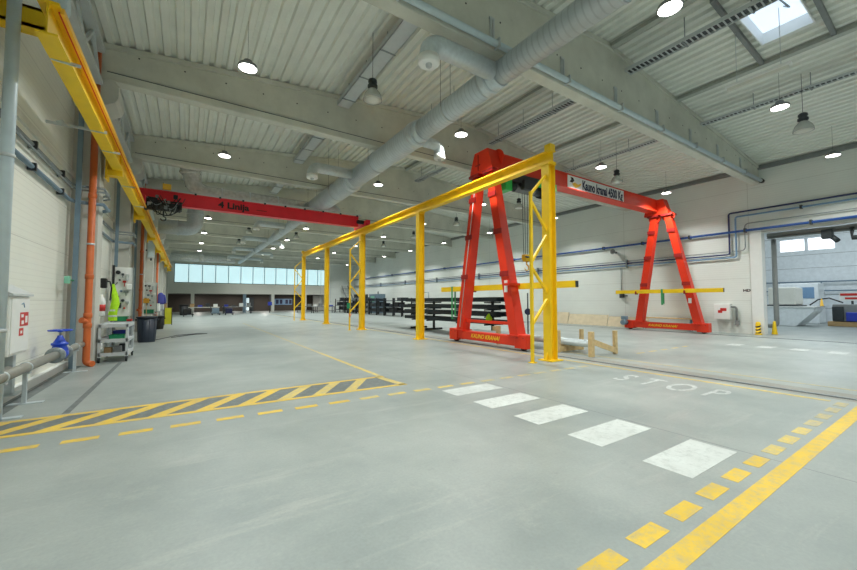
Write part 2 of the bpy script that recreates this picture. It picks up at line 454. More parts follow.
obj('opener_arm', MB().bar((12.3,2.9,zz+.5),(12.75,2.6,zz+.05),.03,.03).bar((12.75,2.6,zz+.05),(13.2,2.9,zz+.5),.03,.03), 'steel', sk)
for y, w in ((3.62,'nearer the front beam'),(2.12,'farther from the front beam')):
    o = obj('trimmer_beam', MB().bar((10.9,y,roof(10.9)-.06),(14.7,y,roof(14.7)-.06),.1,.12), 'mgrey')
    tag(origin(o, (12.8,y,roof(12.8)-.1)), 'short grey steel trimmer crossing beside the skylight, '+w, 'steel beam')

# ------------------------------------------------------------------ concrete beams and columns
for i, y in enumerate(BEAMS):
    t = thing('concrete_roof_beam', ORD[i]+' pale concrete roof beam from the front, spanning the hall'+(', grey pipe clipped to it' if i == 0 else ''), 'beam', (10.3,y,7.25), 'concrete roof beams')
    x0, x1 = XL+.02, XR-.02
    web = MB().prism([(x0,7.45),(x1,7.45),(x1,roof(x1)-.12),(10.3,roof(10.3)-.12),(x0,roof(x0)-.12)], 1, y-.11, y+.11)
    obj('web', web, 'concrete', t)
    fb = MB(); b = .05
    fb.prism([(y-.15,7.25),(y+.15,7.25),(y+.165,7.27),(y+.165,7.45),(y+.11,7.49),(y-.11,7.49),(y-.165,7.45),(y-.165,7.27)], 0, x0, x1)
    obj('bottom_flange', fb, 'concrete', t)
    if i > 0: obj('edge_line', MB().box(x0+.6,x1-.8,y-.162,y-.135,7.452,7.478), 'edge_line_grey', t, 'thin dark line along the flange edge')  # thin dark strip drawn as a line along the flange edge
    ft = MB().prism([(x0,roof(x0)-.14),(10.3,roof(10.3)-.14),(x1,roof(x1)-.14),(x1,roof(x1)-.005),(10.3,roof(10.3)-.005),(x0,roof(x0)-.005)], 1, y-.16, y+.16)
    obj('top_flange', ft, 'concrete', t)
    if i < 4:
        h = MB()
        for k in range(24):
            xx = -1.2+1.02*k
            h.cyl((xx,y-.115,8.05),(xx,y-.105,8.05),.022,8)
        h = obj('fixing_hole', h, 'black', t); h['kind'] = 'stuff'
    # column under its left end with a corbel head
    yk = y-.62 if i == 0 else y
    c = thing('concrete_column', 'pale concrete column on left wall, '+ORD[i]+' from the front', 'column', (-2.15,y+.4,0), 'left wall concrete columns')
    obj('shaft', MB().box(XL,-1.93,yk+.1,yk+.72,0,6.5), 'col_concrete', c)
    obj('corbel', MB().prism([(XL,6.5),(-1.93,6.5),(-1.64,6.68),(-1.58,6.8),(-1.58,7.1),(-1.66,7.24),(XL,7.24)], 1, yk-.22, yk+.74), 'col_concrete', c)
    # eaves truss along the wall between this beam and the one before it
    if i < 7:
        ya, yb = y-BAY+.85, y-.32; xt = -1.95
        t = thing('eaves_truss', 'light grey eaves truss on left wall, ending at the '+ORD[i]+' concrete roof beam', 'truss', (xt,ya,7.0), 'left wall eaves trusses')
        obj('top_chord', MB().box(xt-.1,xt+.1,ya,yb,7.82,7.94), 'lgrey', t); obj('bottom_chord', MB().box(xt-.08,xt+.08,ya,yb,7.0,7.1), 'lgrey', t)
        n = 6
        for q in range(n):
            y0, y1 = ya+(yb-ya)*q/n, ya+(yb-ya)*(q+1)/n
            obj('diagonal', MB().bar((xt,y0,7.06 if q%2 == 0 else 7.86),(xt,y1,7.86 if q%2 == 0 else 7.06),.06,.08), 'lgrey', t)

# roof purlins and hanging cable trays
for x, nm in ((10.45,'at the ridge'),(14.6,'right of the ridge')):
    for i, y in enumerate(BEAMS[:5]):
        y0 = y-BAY+.22 if i else -2
        o = obj('roof_purlin', MB().box(x-.06,x+.06,y0,y-.2,roof(x)-.13,roof(x)-.005).box(x-.1,x+.1,y0,y-.2,roof(x)-.145,roof(x)-.13), 'purlin')
        tag(origin(o, (x,y0,roof(x)-.14)), 'grey steel purlin '+nm+', ending at the '+ORD[i]+' concrete beam', 'purlin', 'roof purlins')
def tray(x, z, y0, y1, w, label, wire=False, h=.07):
    t = thing('cable_tray', label, 'cable tray', (x,y0,z), 'cable trays under the roof')
    mb = MB()
    if wire:
        for s in (-1,1): mb.box(x+s*w/2-.012,x+s*w/2+.012,y0,y1,z,z+h)
        yy = y0
        while yy < y1: mb.box(x-w/2,x+w/2,yy,yy+.03,z,z+.02); yy += .12
    else:
        mb.box(x-w/2,x+w/2,y0,y1,z,z+.015).box(x-w/2,x-w/2+.015,y0,y1,z,z+h).box(x+w/2-.015,x+w/2,y0,y1,z,z+h)
    obj('tray_channel', mb, 'lgrey', t)
    obj('cables', MB().box(x-w/2+.02,x+w/2-.06,y0,y1,z+.02,z+h*.7), 'dsteel', t)
    yy = y0+.7
    while yy < y1-.2:
        obj('hanger', MB().cyl((x,yy,z+.02),(x,yy,roof(x)+.02),.012,6).box(x-w/2-.02,x+w/2+.02,yy-.02,yy+.02,z-.02,z), 'steel', t)
        yy += 1.4
tray(4.33,8.22,6.5,11.95,.42,'broad grey cable tray left of the round duct, between the first two beams',h=.16)
tray(4.33,8.22,12.7,18.1,.42,'broad grey cable tray left of the round duct, between the second and third beams',h=.16)
tray(4.33,8.22,19.0,24.2,.42,'broad grey cable tray left of the round duct, between the third and fourth beams',h=.16)
tray(11.05,8.5,-2,5.85,.3,'cable tray crossing under the skylight edge in the front bay',True,.1)
tray(11.05,8.5,6.5,11.95,.3,'cable tray over the gantry head, behind the first beam',True,.1)
tray(16.2,8.25,-2,5.85,.22,'narrow cable tray by the hanging bell lamp, front bay right of the skylight',True)
tray(16.2,8.25,6.5,11.95,.22,'narrow cable tray above the white gantry sign, behind the first beam',True)
tray(11.05,8.5,12.7,18.1,.3,'cable tray near the ridge, between the second and third beams',True,.1)
tray(7.6,8.55,6.5,11.95,.1,'slim dark cable tray right of the round duct behind the first beam')

# pipe clipped under the front beam
t = thing('sprinkler_pipe', 'grey round pipe clipped along the lower edge of the first concrete beam', 'pipe', (10,5.82,7.4))
obj('pipe_run', MB().tube([(XL+.1,5.9,7.36),(22.95,5.9,7.36)],.07,12), 'postblue', t)
obj('end_cap', MB().cyl((22.85,5.9,7.36),(23.02,5.9,7.36),.1,14), 'dsteel', t)
for k in range(8):
    xx = 3.2+2.5*k
    obj('clamp_bracket', MB().box(xx-.02,xx+.02,5.995,6.035,7.47,8.0).box(xx-.02,xx+.02,5.81,6.035,7.44,7.47).box(xx-.10,xx-.06,5.995,6.035,7.5,8.0).box(xx-.12,xx+.03,5.995,6.035,7.98,8.03).box(xx-.02,xx+.02,5.80,5.83,7.27,7.46).box(xx-.02,xx+.02,5.80,5.98,7.26,7.29), 'lgrey', t)

# ------------------------------------------------------------------ ventilation ducts
DX, DZc = 5.95, 6.85
t = thing('ventilation_duct', 'long grey spiral ventilation duct running up the hall under the beams', 'duct', (DX,20,DZc))
secs = [(-6,6.3,.27),(6.3,9.6,.31),(9.6,15,.38),(15,23.6,.45),(23.6,32,.31),(32,42,.26),(42,56,.22)]
for a, b, r in secs:
    mb = MB(); n = max(2, int((b-a)/.16)); path = [(DX,a+(b-a)*i/n,DZc) for i in range(n+1)]
    # spiral seam: fine ridges
    prof2 = [(r,a),(r,b)]
    mb.lathe((DX,0,DZc), prof2, 24, 1)
    obj('duct_section', mb, 'spiral', t)
for (a,b,r),(c,d,r2) in zip(secs, secs[1:]):
    obj('reducer_collar', MB().lathe((DX,0,DZc), [(r+.02,b-.25),(r+.02,b-.05),(r2+.02,b+.18),(r2+.02,b+.25)] if r < r2 else [(r+.02,b-.2),(r2+.02,b+.2)], 24, 1), 'galv', t, 'plain sheet metal reducing collar')
for y in (3.2,8.0,12.6,17.0,20.5,26,29,35,39):
    rr = [r for a,b,r in secs if a <= y <= b][0]
    obj('hanger_ring', MB().lathe((DX,y,DZc), [(rr+.015,-.025),(rr+.022,-.025),(rr+.022,.025),(rr+.015,.025)], 24, 1), 'lgrey', t)
    obj('hanger_wire', MB().cyl((DX,y,DZc+rr),(DX,y,roof(DX)),.006,5).cyl((DX-rr-.02,y,DZc),(DX-rr-.02,y,roof(DX)),.006,5), 'dsteel', t)
def branch(y, side, L, r, label):
    t = thing('branch_duct', label, 'duct', (DX+side*.3,y,DZc), 'small outlet branches of the round duct')
    rd = [q for a,b,q in secs if a <= y <= b][0]
    x0, x1 = DX+side*(rd-.04), DX+side*L
    path = [(x0,y,DZc)]+bend((x0,y,DZc),(x1,y,DZc),(x1,y,DZc-.6),8,r*1.5)+[(x1,y,DZc-.33)]
    obj('branch_pipe', MB().tube(path, r, 18), 'galv', t)
    z = DZc-.33
    obj('outlet_ring', MB().lathe((x1,y,z), [(r*.72,.02),(r*1.08,.02),(r*1.08,-.12),(r*.95,-.14),(r*.72,-.13)], 18), 'white', t, 'white outlet ring')
    obj('outlet_cone', MB().lathe((x1,y,z-.13), [(.001,-.05),(r*.3,-.05),(r*.34,.0),(r*.2,.05),(.001,.05)], 16), 'lgrey', t)
branch(6.1,-1,1.95,.2,'large galvanised branch duct bending down under the first concrete beam, left of the main duct')
branch(10.1,1,1.1,.17,'galvanised branch duct on the right of the main duct, near the gantry head')
branch(14.4,-1,1.95,.2,'galvanised branch duct left of the main duct, just behind the second beam')
branch(20.3,1,1.15,.2,'galvanised branch duct right of the main duct above the red crane')
for y, side, L, r, w in ((27.0,-1,2.1,.2,'first left branch beyond the red crane'),(34.0,-1,2.1,.19,'second left branch beyond the red crane'),(35.4,1,1.2,.19,'first right branch beyond the red crane'),(41.3,-1,2.1,.18,'third left branch beyond the red crane'),(43.9,1,1.9,.18,'second right branch beyond the red crane'),(49,-1,1.9,.2,'last left branch before the far windows'),(50.4,1,1.9,.2,'last right branch before the far windows')):
    branch(y, side, L, r, 'small galvanised outlet duct, '+w)
# big foil wrapped feeder
t = thing('foil_duct', 'large silver foil wrapped duct joining the main duct above the red crane', 'duct', (.5,21.6,7.0))
obj('duct_run', MB().tube([(DX-.2,21.6,6.98),(1.3,21.6,7.03)]+bend((1.3,21.6,7.03),(.2,21.6,7.03),(.0,21.6,8.4),8,.7)+[(-.03,21.6,8.2)], .37, 24), 'foil', t)
for x in (1.4,2.7,4.1): obj('seam_band', MB().lathe((x,21.6,7.02), [(.375,-.03),(.385,-.03),(.385,.03),(.375,.03)], 24, 0), 'galv', t)
obj('ragged_collar', MB().lathe((.02,21.6,7.95), [(.37,-.12),(.47,.0),(.40,.1),(.46,.22),(.37,.27)], 18), 'foil', t)
t = thing('intake_duct', 'grey elbow duct below the foil duct turning to the left wall behind the hoist', 'duct', (.3,23.6,5.6))
obj('duct_run', MB().tube([(.3,23.6,7.05),(.3,23.6,6.3)]+bend((.3,23.6,6.3),(.3,23.6,5.5),(-2,23.6,5.5),8,.45)+[(-1.3,23.6,5.5)], .38, 24), 'galv', t)
obj('flange', MB().lathe((-.45,23.6,5.5), [(.38,-.03),(.42,-.03),(.42,.03),(.38,.03)], 24, 0), 'galv', t)
obj('flange', MB().lathe((.3,23.6,6.3), [(.38,-.03),(.42,-.03),(.42,.03),(.38,.03)], 24, 2), 'galv', t)
obj('duct_support', MB().cyl((.3,23.6,7.0),(.3,23.6,8.3),.02,6), 'dsteel', t)
t = thing('plenum_duct', 'long pale ceiling duct crossing above the far windows at left', 'duct', (1,54,7.0))
obj('duct_run', MB().tube([(-1.8,54,6.95),(1.2,54,6.95)],.45,20), 'foil', t)
obj('flared_end', MB().lathe((1.2,54,6.95), [(.45,0),(.6,.5),(.45,.55),(.45,4.0)], 20, 0), 'foil', t)

# ------------------------------------------------------------------ lamps
def led(x, y, label, first=[None]):
    if first[0] is None:
        t = thing('led_lamp', label, 'ceiling lamp', (x,y,7.07), 'LED lamps under the roof')
        obj('housing', MB().lathe((x,y,7.07), [(.001,.17),(.09,.17),(.1,.1),(.2,.06),(.22,.0),(.205,-.015),(.19,-.01)], 20), 'mgrey', t)
        obj('lens', MB().lathe((x,y,7.07), [(.195,-.012),(.12,-.03),(.001,-.036)], 20), 'led', t)
        obj('suspension_wire', MB().cyl((x,y,7.23),(x,y,8.2),.0035,5), 'black', t)
        first[0] = t; return t
    return dup(first[0], (x,y,7.07), label)
rows = [(1.08,'left-hand lamp row'),(7.43,'lamp row beside the round duct'),(13.9,'lamp row over the gantry beam'),(20.2,'lamp row nearest the right wall')]
LY = [3.12+BAY*1.012*k for k in range(-1,9)]
cnt = {}
for x, nm in rows:
    for k, y in enumerate(LY):
        if k == 0 or (x < 2 and k in (1,4,9)):
            vis = False
        else: vis = True
        if vis:
            cnt[x] = cnt.get(x,-1)+1; n = cnt[x]
            led(x + (.15 if x > 13 and x < 15 and k == 2 else 0), y-(.8 if x > 13 and x < 15 and k == 2 else .5 if x > 13 and k == 2 else 0), 'glowing round LED lamp, '+ORD[n]+' in the '+nm+' from the front')
        if x < 2 and k in (4,9): continue
        L = bpy.data.lights.new('lamp_light', 'AREA'); L.shape = 'DISK'; L.size = .38; L.energy = 205; L.use_shadow = True
        L.color = (.97,1,.96); L.spread = 2.35
        lo = bpy.data.objects.new('lamp_light', L); COL.objects.link(lo); lo.location = (x + (.15 if x > 13 and x < 15 and k == 2 else 0), y-(.8 if x > 13 and x < 15 and k == 2 else .5 if x > 13 and k == 2 else 0),7.02)
def bell(x, y, z, label, first=[None]):
    if first[0] is None:
        t = thing('bell_lamp', label, 'pendant lamp', (x,y,z), 'unlit bell lamps')
        obj('ballast', MB().lathe((x,y,z), [(.001,.5),(.05,.5),(.11,.46),(.12,.40),(.09,.36),(.13,.32),(.13,.26),(.08,.22)], 18), 'dsteel', t)
        obj('reflector', MB().lathe((x,y,z), [(.07,.24),(.12,.2),(.2,.1),(.24,0),(.25,-.08),(.235,-.08),(.22,0),(.19,.08),(.1,.18),(.05,.2)], 24), 'glassy', t)
        obj('cover_glass', MB().lathe((x,y,z-.075), [(.23,0),(.12,-.02),(.001,-.025)], 24), 'offwhite', t)
        obj('wire', MB().cyl((x,y,z+.5),(x,y,z+1.75),.007,5), 'dsteel', t)
        first[0] = t; return t
    return dup(first[0], (x,y,z), label)
bell(3.97,8.75,6.95,'unlit grey bell pendant lamp left of the round duct, before the second beam')
for x, y, w in ((15.9,3.05,'in the front bay, below the tube light'),(15.9,9.0,'above the white gantry sign'),(15.7,14.6,'seen between the gantry hoist ropes'),(3.95,31.5,'high beyond the red crane, left of the duct'),(3.95,38.0,'farther beyond the red crane, left of the duct'),(15.6,20.3,'left of the left gantry legs, under the third beam'),(15.8,26.4,'seen just left of the second yellow post'),(15.9,32.3,'seen between the second and third yellow posts'),(7.6,31.9,'right of the round duct, far back')):
    bell(x, y, 6.95, 'unlit grey bell pendant lamp '+w)
t = thing('tube_light', 'unlit white tube light fitting hanging on two wires below the skylight', 'tube light', (12.5,3.5,7.6))
obj('casing', MB().bbox(12.42,12.58,2.55,3.9,7.5,7.58,.015), 'white', t)
obj('diffuser', MB().prism([(12.43,7.5),(12.57,7.5),(12.54,7.44),(12.46,7.44)], 1, 2.6, 3.86), 'offwhite', t)
for y in (2.75,3.65): obj('wire', MB().cyl((12.5,y,7.56),(12.5,y,roof(12.5)),.008,5), 'lgrey', t)

# ------------------------------------------------------------------ yellow crane runway on posts
PY = [6.62,13.3,19.5,25.8,32.0]; PX = 8.28
t = thing('crane_runway', 'tall yellow steel crane runway on five posts down the middle of the hall', 'crane runway', (PX,6.6,0))
obj('runway_beam', MB().ibeam(1, 6.45, 32.4, PX, 5.55, .24, .34, .03, .02), 'yellow', t)
obj('end_stop', MB().box(PX-.1,PX+.1,6.46,6.66,5.72,5.9), 'yellow', t)
obj('end_stop', MB().box(PX-.1,PX+.1,32.2,32.38,5.72,5.9), 'yellow', t)
obj('conductor_rail', MB().box(PX+.13,PX+.18,6.6,32.3,5.62,5.66), 'amber', t)
for i, y in enumerate(PY):
    p = obj('post', MB().hpost(PX,y,.03,5.38,.25,.27,.022,.016), 'yellow', t)
    obj('base_plate', MB().box(PX-.24,PX+.24,y-.22,y+.22,0,.03), 'yellow', p)
    obj('head_plate', MB().box(PX-.15,PX+.15,y-.15,y+.15,5.34,5.38), 'yellow', p)
    gz = MB()
    for s in (-1,1): gz.prism([(PX+s*.13,.03),(PX+s*.23,.03),(PX+s*.13,.25)], 1, y-.01, y+.01)
    obj('gusset', gz, 'yellow', p)
    if i in (0,2,4):
        sx = PX-.72
        obj('stay_tube', MB().box(sx-.035,sx+.035,y-.035,y+.035,0.02,4.5), 'yellow', t)
        obj('stay_foot', MB().box(sx-.08,sx+.08,y-.08,y+.08,0,.02), 'yellow', t)
        pp = PX-.1
        for (xa,za,xb,zb) in ((sx,4.44,pp,5.06),(sx,4.26,pp,3.50),(sx,2.62,pp,3.40),(sx,2.5,pp,1.80),(sx,.98,pp,1.66)):
            obj('diagonal', MB().bar((xa,y,za),(xb,y,zb),.06,.06,(0,1,0)), 'yellow', t)
# control on the third post's stay
t = thing('crane_pendant', 'green and black crane control hanging on the thin yellow stay far down the runway', 'control', (7.42,19.5,.9))
obj('case', MB().bbox(7.36,7.5,19.35,19.46,.95,1.45,.02), 'dsteel', t); obj('cover', MB().bbox(7.34,7.52,19.33,19.35,1.2,1.5,.008), 'green', t)
obj('cable', MB().tube([(7.48,19.4,.95),(7.55,19.4,.7),(7.62,19.4,.9)],.02,6), 'label_red', t)

# ------------------------------------------------------------------ orange-red gantry crane
GX0, GX1, GY = 9.15, 21.3, 10.0
t = thing('gantry_crane', 'tall orange-red A-frame gantry crane with white lettered sign', 'gantry crane', (15.3,GY,0))
gb = MB().box(GX0-.1,GX1+.1,GY-.2,GY+.2,6.44,7.02)
gb.box(GX0-.1,GX1+.1,GY-.27,GY+.27,6.40,6.44).box(GX0-.1,GX1+.1,GY-.24,GY+.24,7.02,7.05)
obj('main_girder', gb, 'red', t)
def aframe(x, yb0, yb1, lb, lf, tb, tf, ztop, side, hy):
    base = obj('base_beam', MB().bbox(x-.14,x+.14,yb0+.45,yb1-.45,.14,.46,.012), 'red', t)
    for y0 in (yb0, yb1-.5):
        tr = obj('wheel_truck', MB().bbox(x-.19,x+.19,y0,y0+.5,.08,.52,.015), 'red', t)
        obj('wheel', MB().cyl((x-.06,y0+.25,.13),(x+.06,y0+.25,.13),.12,18), 'dsteel', tr)
        obj('bolt_head', MB().cyl((x-.2,y0+.12,.42),(x-.19,y0+.12,.42),.02,8).cyl((x-.2,y0+.38,.42),(x-.19,y0+.38,.42),.02,8), 'darkred', tr)
    for (a, b) in ((lb, tb), (lf, tf)):
        s = 1 if a > b else -1
        leg = MB().bar((x,a,.46),(x,b,ztop),.38,.36,(0,1,0),.34,.32)
        lg = obj('leg', leg, 'red', t)
        # gusset plates across the flanges
        for f in (.36,.62,.86):
            yy = a+(b-a)*f; zz = .46+(ztop-.46)*f
            obj('stiffener', MB().box(x-.215,x-.185,yy-.19,yy+.19,zz-.09,zz+.09), 'darkred', lg)
        obj('foot_flange', MB().box(x-.25,x+.25,a-.24,a+.24,.46,.5), 'red', lg)
        obj('cable_conduit', MB().tube([(x-.2,a-s*.05,.6),(x-.19,b-s*.05,ztop-.1)],.018,6), 'lgrey', lg) if side < 0 and s > 0 else None
    obj('cross_tie', MB().box(x-.04,x+.04,lf+.2,lb-.2,.80,.90), 'darkred' if False else 'red', t) if side < 0 else None
    # head
    zt = 7.1 if side < 0 else 7.04
    hd = obj('leg_head', MB().prism([(hy-.58,ztop+.12),(hy+.64,ztop+.12),(hy+.60,ztop+.30),(hy+.36,zt),(hy-.34,zt),(hy-.52,ztop+.36)], 0, x-.24, x+.24), 'red', t)
    for yy, tlt in ((tb,1),(tf,-1)):
        obj('hinge_plate', MB().prism([(yy-.30,ztop-.1),(yy-.14,ztop-.26),(yy+.14,ztop-.26),(yy+.30,ztop-.1),(yy+.30,ztop+.1),(yy+.2,ztop+.2),(yy-.2,ztop+.2),(yy-.30,ztop+.1)], 0, x-.05, x+.05), 'red', hd)
        obj('hinge_flange', MB().box(x-.26,x+.26,yy-.27,yy+.27,ztop+.02,ztop+.12), 'darkred', hd)
    pts = [(hy-.3+.36*math.cos(a),6.8+.36*math.sin(a)) for a in [2*PI*k/24 for k in range(24)]]
    if side < 0: obj('round_plate', MB().prism(pts, 0, x-side*.26-.012, x-side*.26+.012), 'red', hd)
    obj('rib_plate', MB().box(x-.27,x-.24,hy+.14,hy+.16,ztop+.2,zt-.1), 'darkred', hd)
    obj('latch', MB().box(x-.26,x-.24,hy+.05,hy+.3,ztop+.38,ztop+.43), 'darkred', hd)
    return base
b1 = aframe(GX0, 8.1, 12.15, 11.5, 8.62, 10.52, 9.76, 6.2, -1, 10.1)
b2 = aframe(GX1, 7.6, 11.7, 10.9, 8.05, 9.98, 9.3, 6.1, 1, 9.8)
text('base_lettering', 'KAUNO KRANAI', .21, frame((GX0-.146,10.1,.30),(0,-1,0),(0,0,1)), 'text_yellow', b1, .95, .002, .35, .004, 'slanted yellow lettering')
text('base_lettering', 'KAUNO KRANAI', .17, frame((GX1-.146,9.7,.30),(0,-1,0),(0,0,1)), 'text_yellow', b2, 1.1, .002, .35, .004, 'slanted yellow lettering')
sg = obj('sign_plate', MB().box(13.5,17.85,GY-.225,GY-.2,6.45,7.0), 'signwhite', t, 'white sign reading Kauno kranai 4500 Kg')
text('sign_lettering', 'Kauno kranai 4500 Kg', .56, frame((16.12,GY-.228,6.70),(1,0,0),(0,0,1)), 'text_dark', sg, .64, .002, 0, .022, 'dark blue lettering')
obj('sign_emblem', MB().prism([(13.78,6.66),(13.98,6.74),(14.2,6.68),(14.45,6.78),(14.36,6.64),(14.16,6.55),(14.02,6.50),(13.90,6.56)], 1, GY-.23, GY-.225), 'amber', sg, 'yellow wing shaped emblem')
obj('sign_emblem', MB().prism([(13.62,6.72),(13.80,6.70),(13.94,6.80),(13.86,6.93),(13.68,6.93),(13.74,6.84)], 1, GY-.23, GY-.225), 'text_black', sg, 'dark emblem mark')
obj('warning_sticker', MB().box(GX1-.205,GX1-.19,8.28,8.42,1.5,1.75), 'white', t, 'small white sticker on leg')
obj('warning_sticker', MB().box(GX0-.205,GX0-.19,8.88,9.02,1.9,2.3), 'white', t, 'small white sticker on leg')
obj('drive_motor', MB().cyl((GX1-.2,11.6,.4),(GX1-.55,11.6,.4),.14,16).bbox(GX1-.45,GX1-.2,11.45,11.75,.55,.75,.02), 'bluegrey', t, 'blue grey drive motor')
obj('leg_clamp', MB().box(GX0-.3,GX0+.3,8.7,8.95,2.12,2.2), 'red', t)
# yellow lifting beams stored across the legs
for x, y0, y1, z, w in ((GX0+.3,6.6,13.3,2.0,'behind the left legs of the gantry'),(GX1-.32,6.9,12.05,2.02,'across the right legs of the gantry')):
    q = thing('lifting_beam', 'long yellow lifting beam '+w, 'lifting beam', (x,y0,z), 'yellow lifting beams')
    obj('box_profile', MB().bbox(x-.08,x+.08,y0,y1,z,z+.2,.008), 'yellow', q)
    for y in (y0,y1): obj('end_cap', MB().box(x-.07,x+.07,y-.006,y+.006,z+.01,z+.19), 'dsteel', q)
    for yy in ((9.0,11.2) if x < 15 else (8.5,10.9)):
        obj('support_hook', MB().box(x-.1,x+.1,yy-.04,yy+.04,z-.05,z).box(x-.1,x-.08,yy-.04,yy+.04,z-.05,z+.12), 'darkred', q)
for (x, y, z, L, w) in ((GX0+.3,12.5,2.0,1.15,'left end of the left lifting beam'),(GX1-.32,9.55,2.02,.62,'middle of the right lifting beam')):
    o = obj('webbing_sling', MB().box(x-.09,x-.082,y-.05,y+.05,z-L,z+.2).box(x+.082,x+.09,y-.04,y+.06,z-L*.9,z+.2).box(x-.09,x+.09,y-.05,y+.05,z+.2,z+.21).box(x-.09,x+.09,y-.045,y+.055,z-L,z-L+.01), 'strap')
    tag(origin(o,(x,y,z-L)), 'green webbing sling hanging over the '+w, 'sling', 'green slings')
# hoist trolley
t = thing('hoist_trolley', 'green and black hoist trolley under the gantry girder, beside the yellow post', 'hoist', (11.2,GY,6.4))
obj('drum', MB().cyl((10.3,GY,6.0),(11.9,GY,6.0),.17,18), 'dsteel', t)
obj('drum_ribs', MB().lathe((0,GY,6.0), [(.171,10.5+.03*k+(0 if k%2 else .0)) if k%2 else (.182,10.5+.03*k) for k in range(36)], 16, 0), 'mgrey', t)
obj('gearbox', MB().bbox(9.75,10.1,GY-.3,GY+.3,5.72,6.30,.03), 'hoistgreen', t, 'green gearbox')
obj('side_plate', MB().box(11.5,12.6,GY-.34,GY-.31,6.08,6.36), 'hoistgreen', t, 'green side plate')
obj('motor', MB().cyl((11.9,GY,5.98),(12.6,GY,5.98),.2,18).cyl((12.6,GY,6.1),(12.75,GY,6.1),.16,18), 'black', t)
obj('control_box', MB().bbox(10.6,11.3,GY-.45,GY-.25,5.85,6.2,.02), 'dsteel', t)
obj('frame', MB().box(10.1,12.5,GY-.3,GY-.27,6.1,6.42).box(10.1,12.5,GY+.27,GY+.3,6.1,6.42), 'dsteel', t)
for x in (10.4,12.2):
    for s in (-1,1): obj('trolley_wheel', MB().cyl((x,GY+s*.21,6.5),(x,GY+s*.27,6.5),.08,14), 'dsteel', t)
for dx in (-.22,-.08,.08,.22):
    obj('rope', MB().cyl((11.15+dx,GY,6.0),(11.15+dx*.7,GY,3.42),.011,6), 'dsteel', t)
hk = obj('hook_block', MB().prism([(10.98,3.42),(11.32,3.42),(11.34,3.26),(11.24,3.15),(11.06,3.15),(10.96,3.26)], 1, GY-.09, GY+.09), 'yellow', t)
hp = [(11.15,GY,3.15),(11.15,GY,3.02)]+[(11.15+.11*math.sin(a)*1.0,GY,2.91+.11*math.cos(a)) for a in [PI*k/8 for k in range(1,13)]]
obj('hook', MB().tube(hp,.03,8,.015), 'amber', hk)
for dx in (-.1,.1): obj('sheave', MB().cyl((11.15+dx,GY-.11,3.35),(11.15+dx,GY-.09,3.3),.08,16), 'dsteel', hk)

# ------------------------------------------------------------------ red bridge crane "4 Linija"
t = thing('bridge_crane', 'red overhead travelling crane lettered 4 Linija, spanning the left aisle', 'overhead crane', (3,19.6,5.8))
cb = MB().box(-1.75,8.0,19.42,19.7,5.80,6.32).box(-1.75,8.0,19.38,19.74,5.76,5.8).box(-1.75,8.0,19.38,19.74,6.32,6.35)
gd = obj('girder', cb, 'crane_red', t)
text('girder_lettering', '4 Linija', .40, frame((1.78,19.414,6.04),(1,0,0),(0,0,1)), 'text_black', gd, 1.12, .002, 0, .014, 'black lettering 4 Linija')
obj('rating_mark', MB().box(2.75,3.2,19.412,19.42,5.98,6.02), 'darkred', gd)
obj('festoon_rail', MB().box(-1.3,8.1,19.2,19.24,6.36,6.42).box(-1.3,8.1,19.22,19.3,6.34,6.36), 'lgrey', t)
for k in range(9): obj('cable_trolley', MB().box(.2+.95*k,.28+.95*k,19.2,19.26,6.28,6.36), 'dsteel', t)
for x, nm in ((-1.6,0),(8.28,1)):
    zb = 5.58 if nm == 0 else 5.72
    e = obj('end_carriage', MB().bbox(x-.12,x+.12,18.7,20.5,zb+.05,zb+.35,.02), 'crane_red', t)
    for y in (18.95,20.25): obj('wheel', MB().cyl((x-.05,y,zb+.09),(x+.05,y,zb+.09),.09,14), 'dsteel', e)
    obj('carriage_motor', MB().cyl((x+(.15 if nm == 0 else -.5),19.05,zb+.25),(x+(.5 if nm == 0 else -.15),19.05,zb+.25),.11,14), 'black', e)
HX0 = len(bpy.data.objects)
h = thing('chain_hoist', 'dark cluttered hoist with yellow box on the left end of the red crane', 'hoist', (-.6,19.4,5.6))
obj('hoist_drum', MB().cyl((-1.1,19.25,5.62),(.1,19.25,5.62),.19,16), 'dsteel', h)
obj('hoist_frame', MB().box(-1.15,-1.05,19.0,19.38,5.42,5.9).box(.05,.15,19.0,19.38,5.5,5.85).box(-1.1,.1,19.02,19.06,5.78,5.84).box(-.7,-.62,19.0,19.05,5.45,5.8), 'black', h)
rh = random.Random(11)
for q in range(9):
    xa = -1.1+1.2*rh.random(); L = .25+.4*rh.random(); dp = .2+.4*rh.random(); za = 5.55+.5*rh.random()
    obj('hanging_cable', MB().tube([(xa+L*k/10,18.92+.06*rh.random(),za-dp*math.sin(PI*k/10)) for k in range(11)],.016,6), ('black','dsteel','steel')[q%3], h)
for q in range(6):
    xa = -1.05+1.0*rh.random(); za = 5.4+.55*rh.random(); w = .08+.12*rh.random()
    obj('fitting', MB().bbox(xa,xa+w,18.9,19.0,za,za+w*1.1,.012), ('mgrey','lgrey','dsteel','steel','black','mgrey')[q], h)
obj('junction_box', MB().bbox(-.55,-.25,19.12,19.35,6.35,6.6,.02), 'amber', h, 'yellow junction box')
obj('cable_loop', MB().tube([(-.95+.9*k/10*1.2,18.97,5.55-.35*math.sin(PI*k/10)) for k in range(11)],.025,6).tube([(-.7+.8*k/10,18.94,6.0-.45*math.sin(PI*k/10)) for k in range(11)],.025,6), 'black', h)
obj('load_hook', MB().cyl((-.5,19.25,5.45),(-.5,19.25,5.2),.03,8).tube([(-.5+.09*math.sin(a),19.25,5.11+.09*math.cos(a)) for a in [PI*k/8 for k in range(0,13)]],.025,8), 'dsteel', h)

h.location.x -= .4

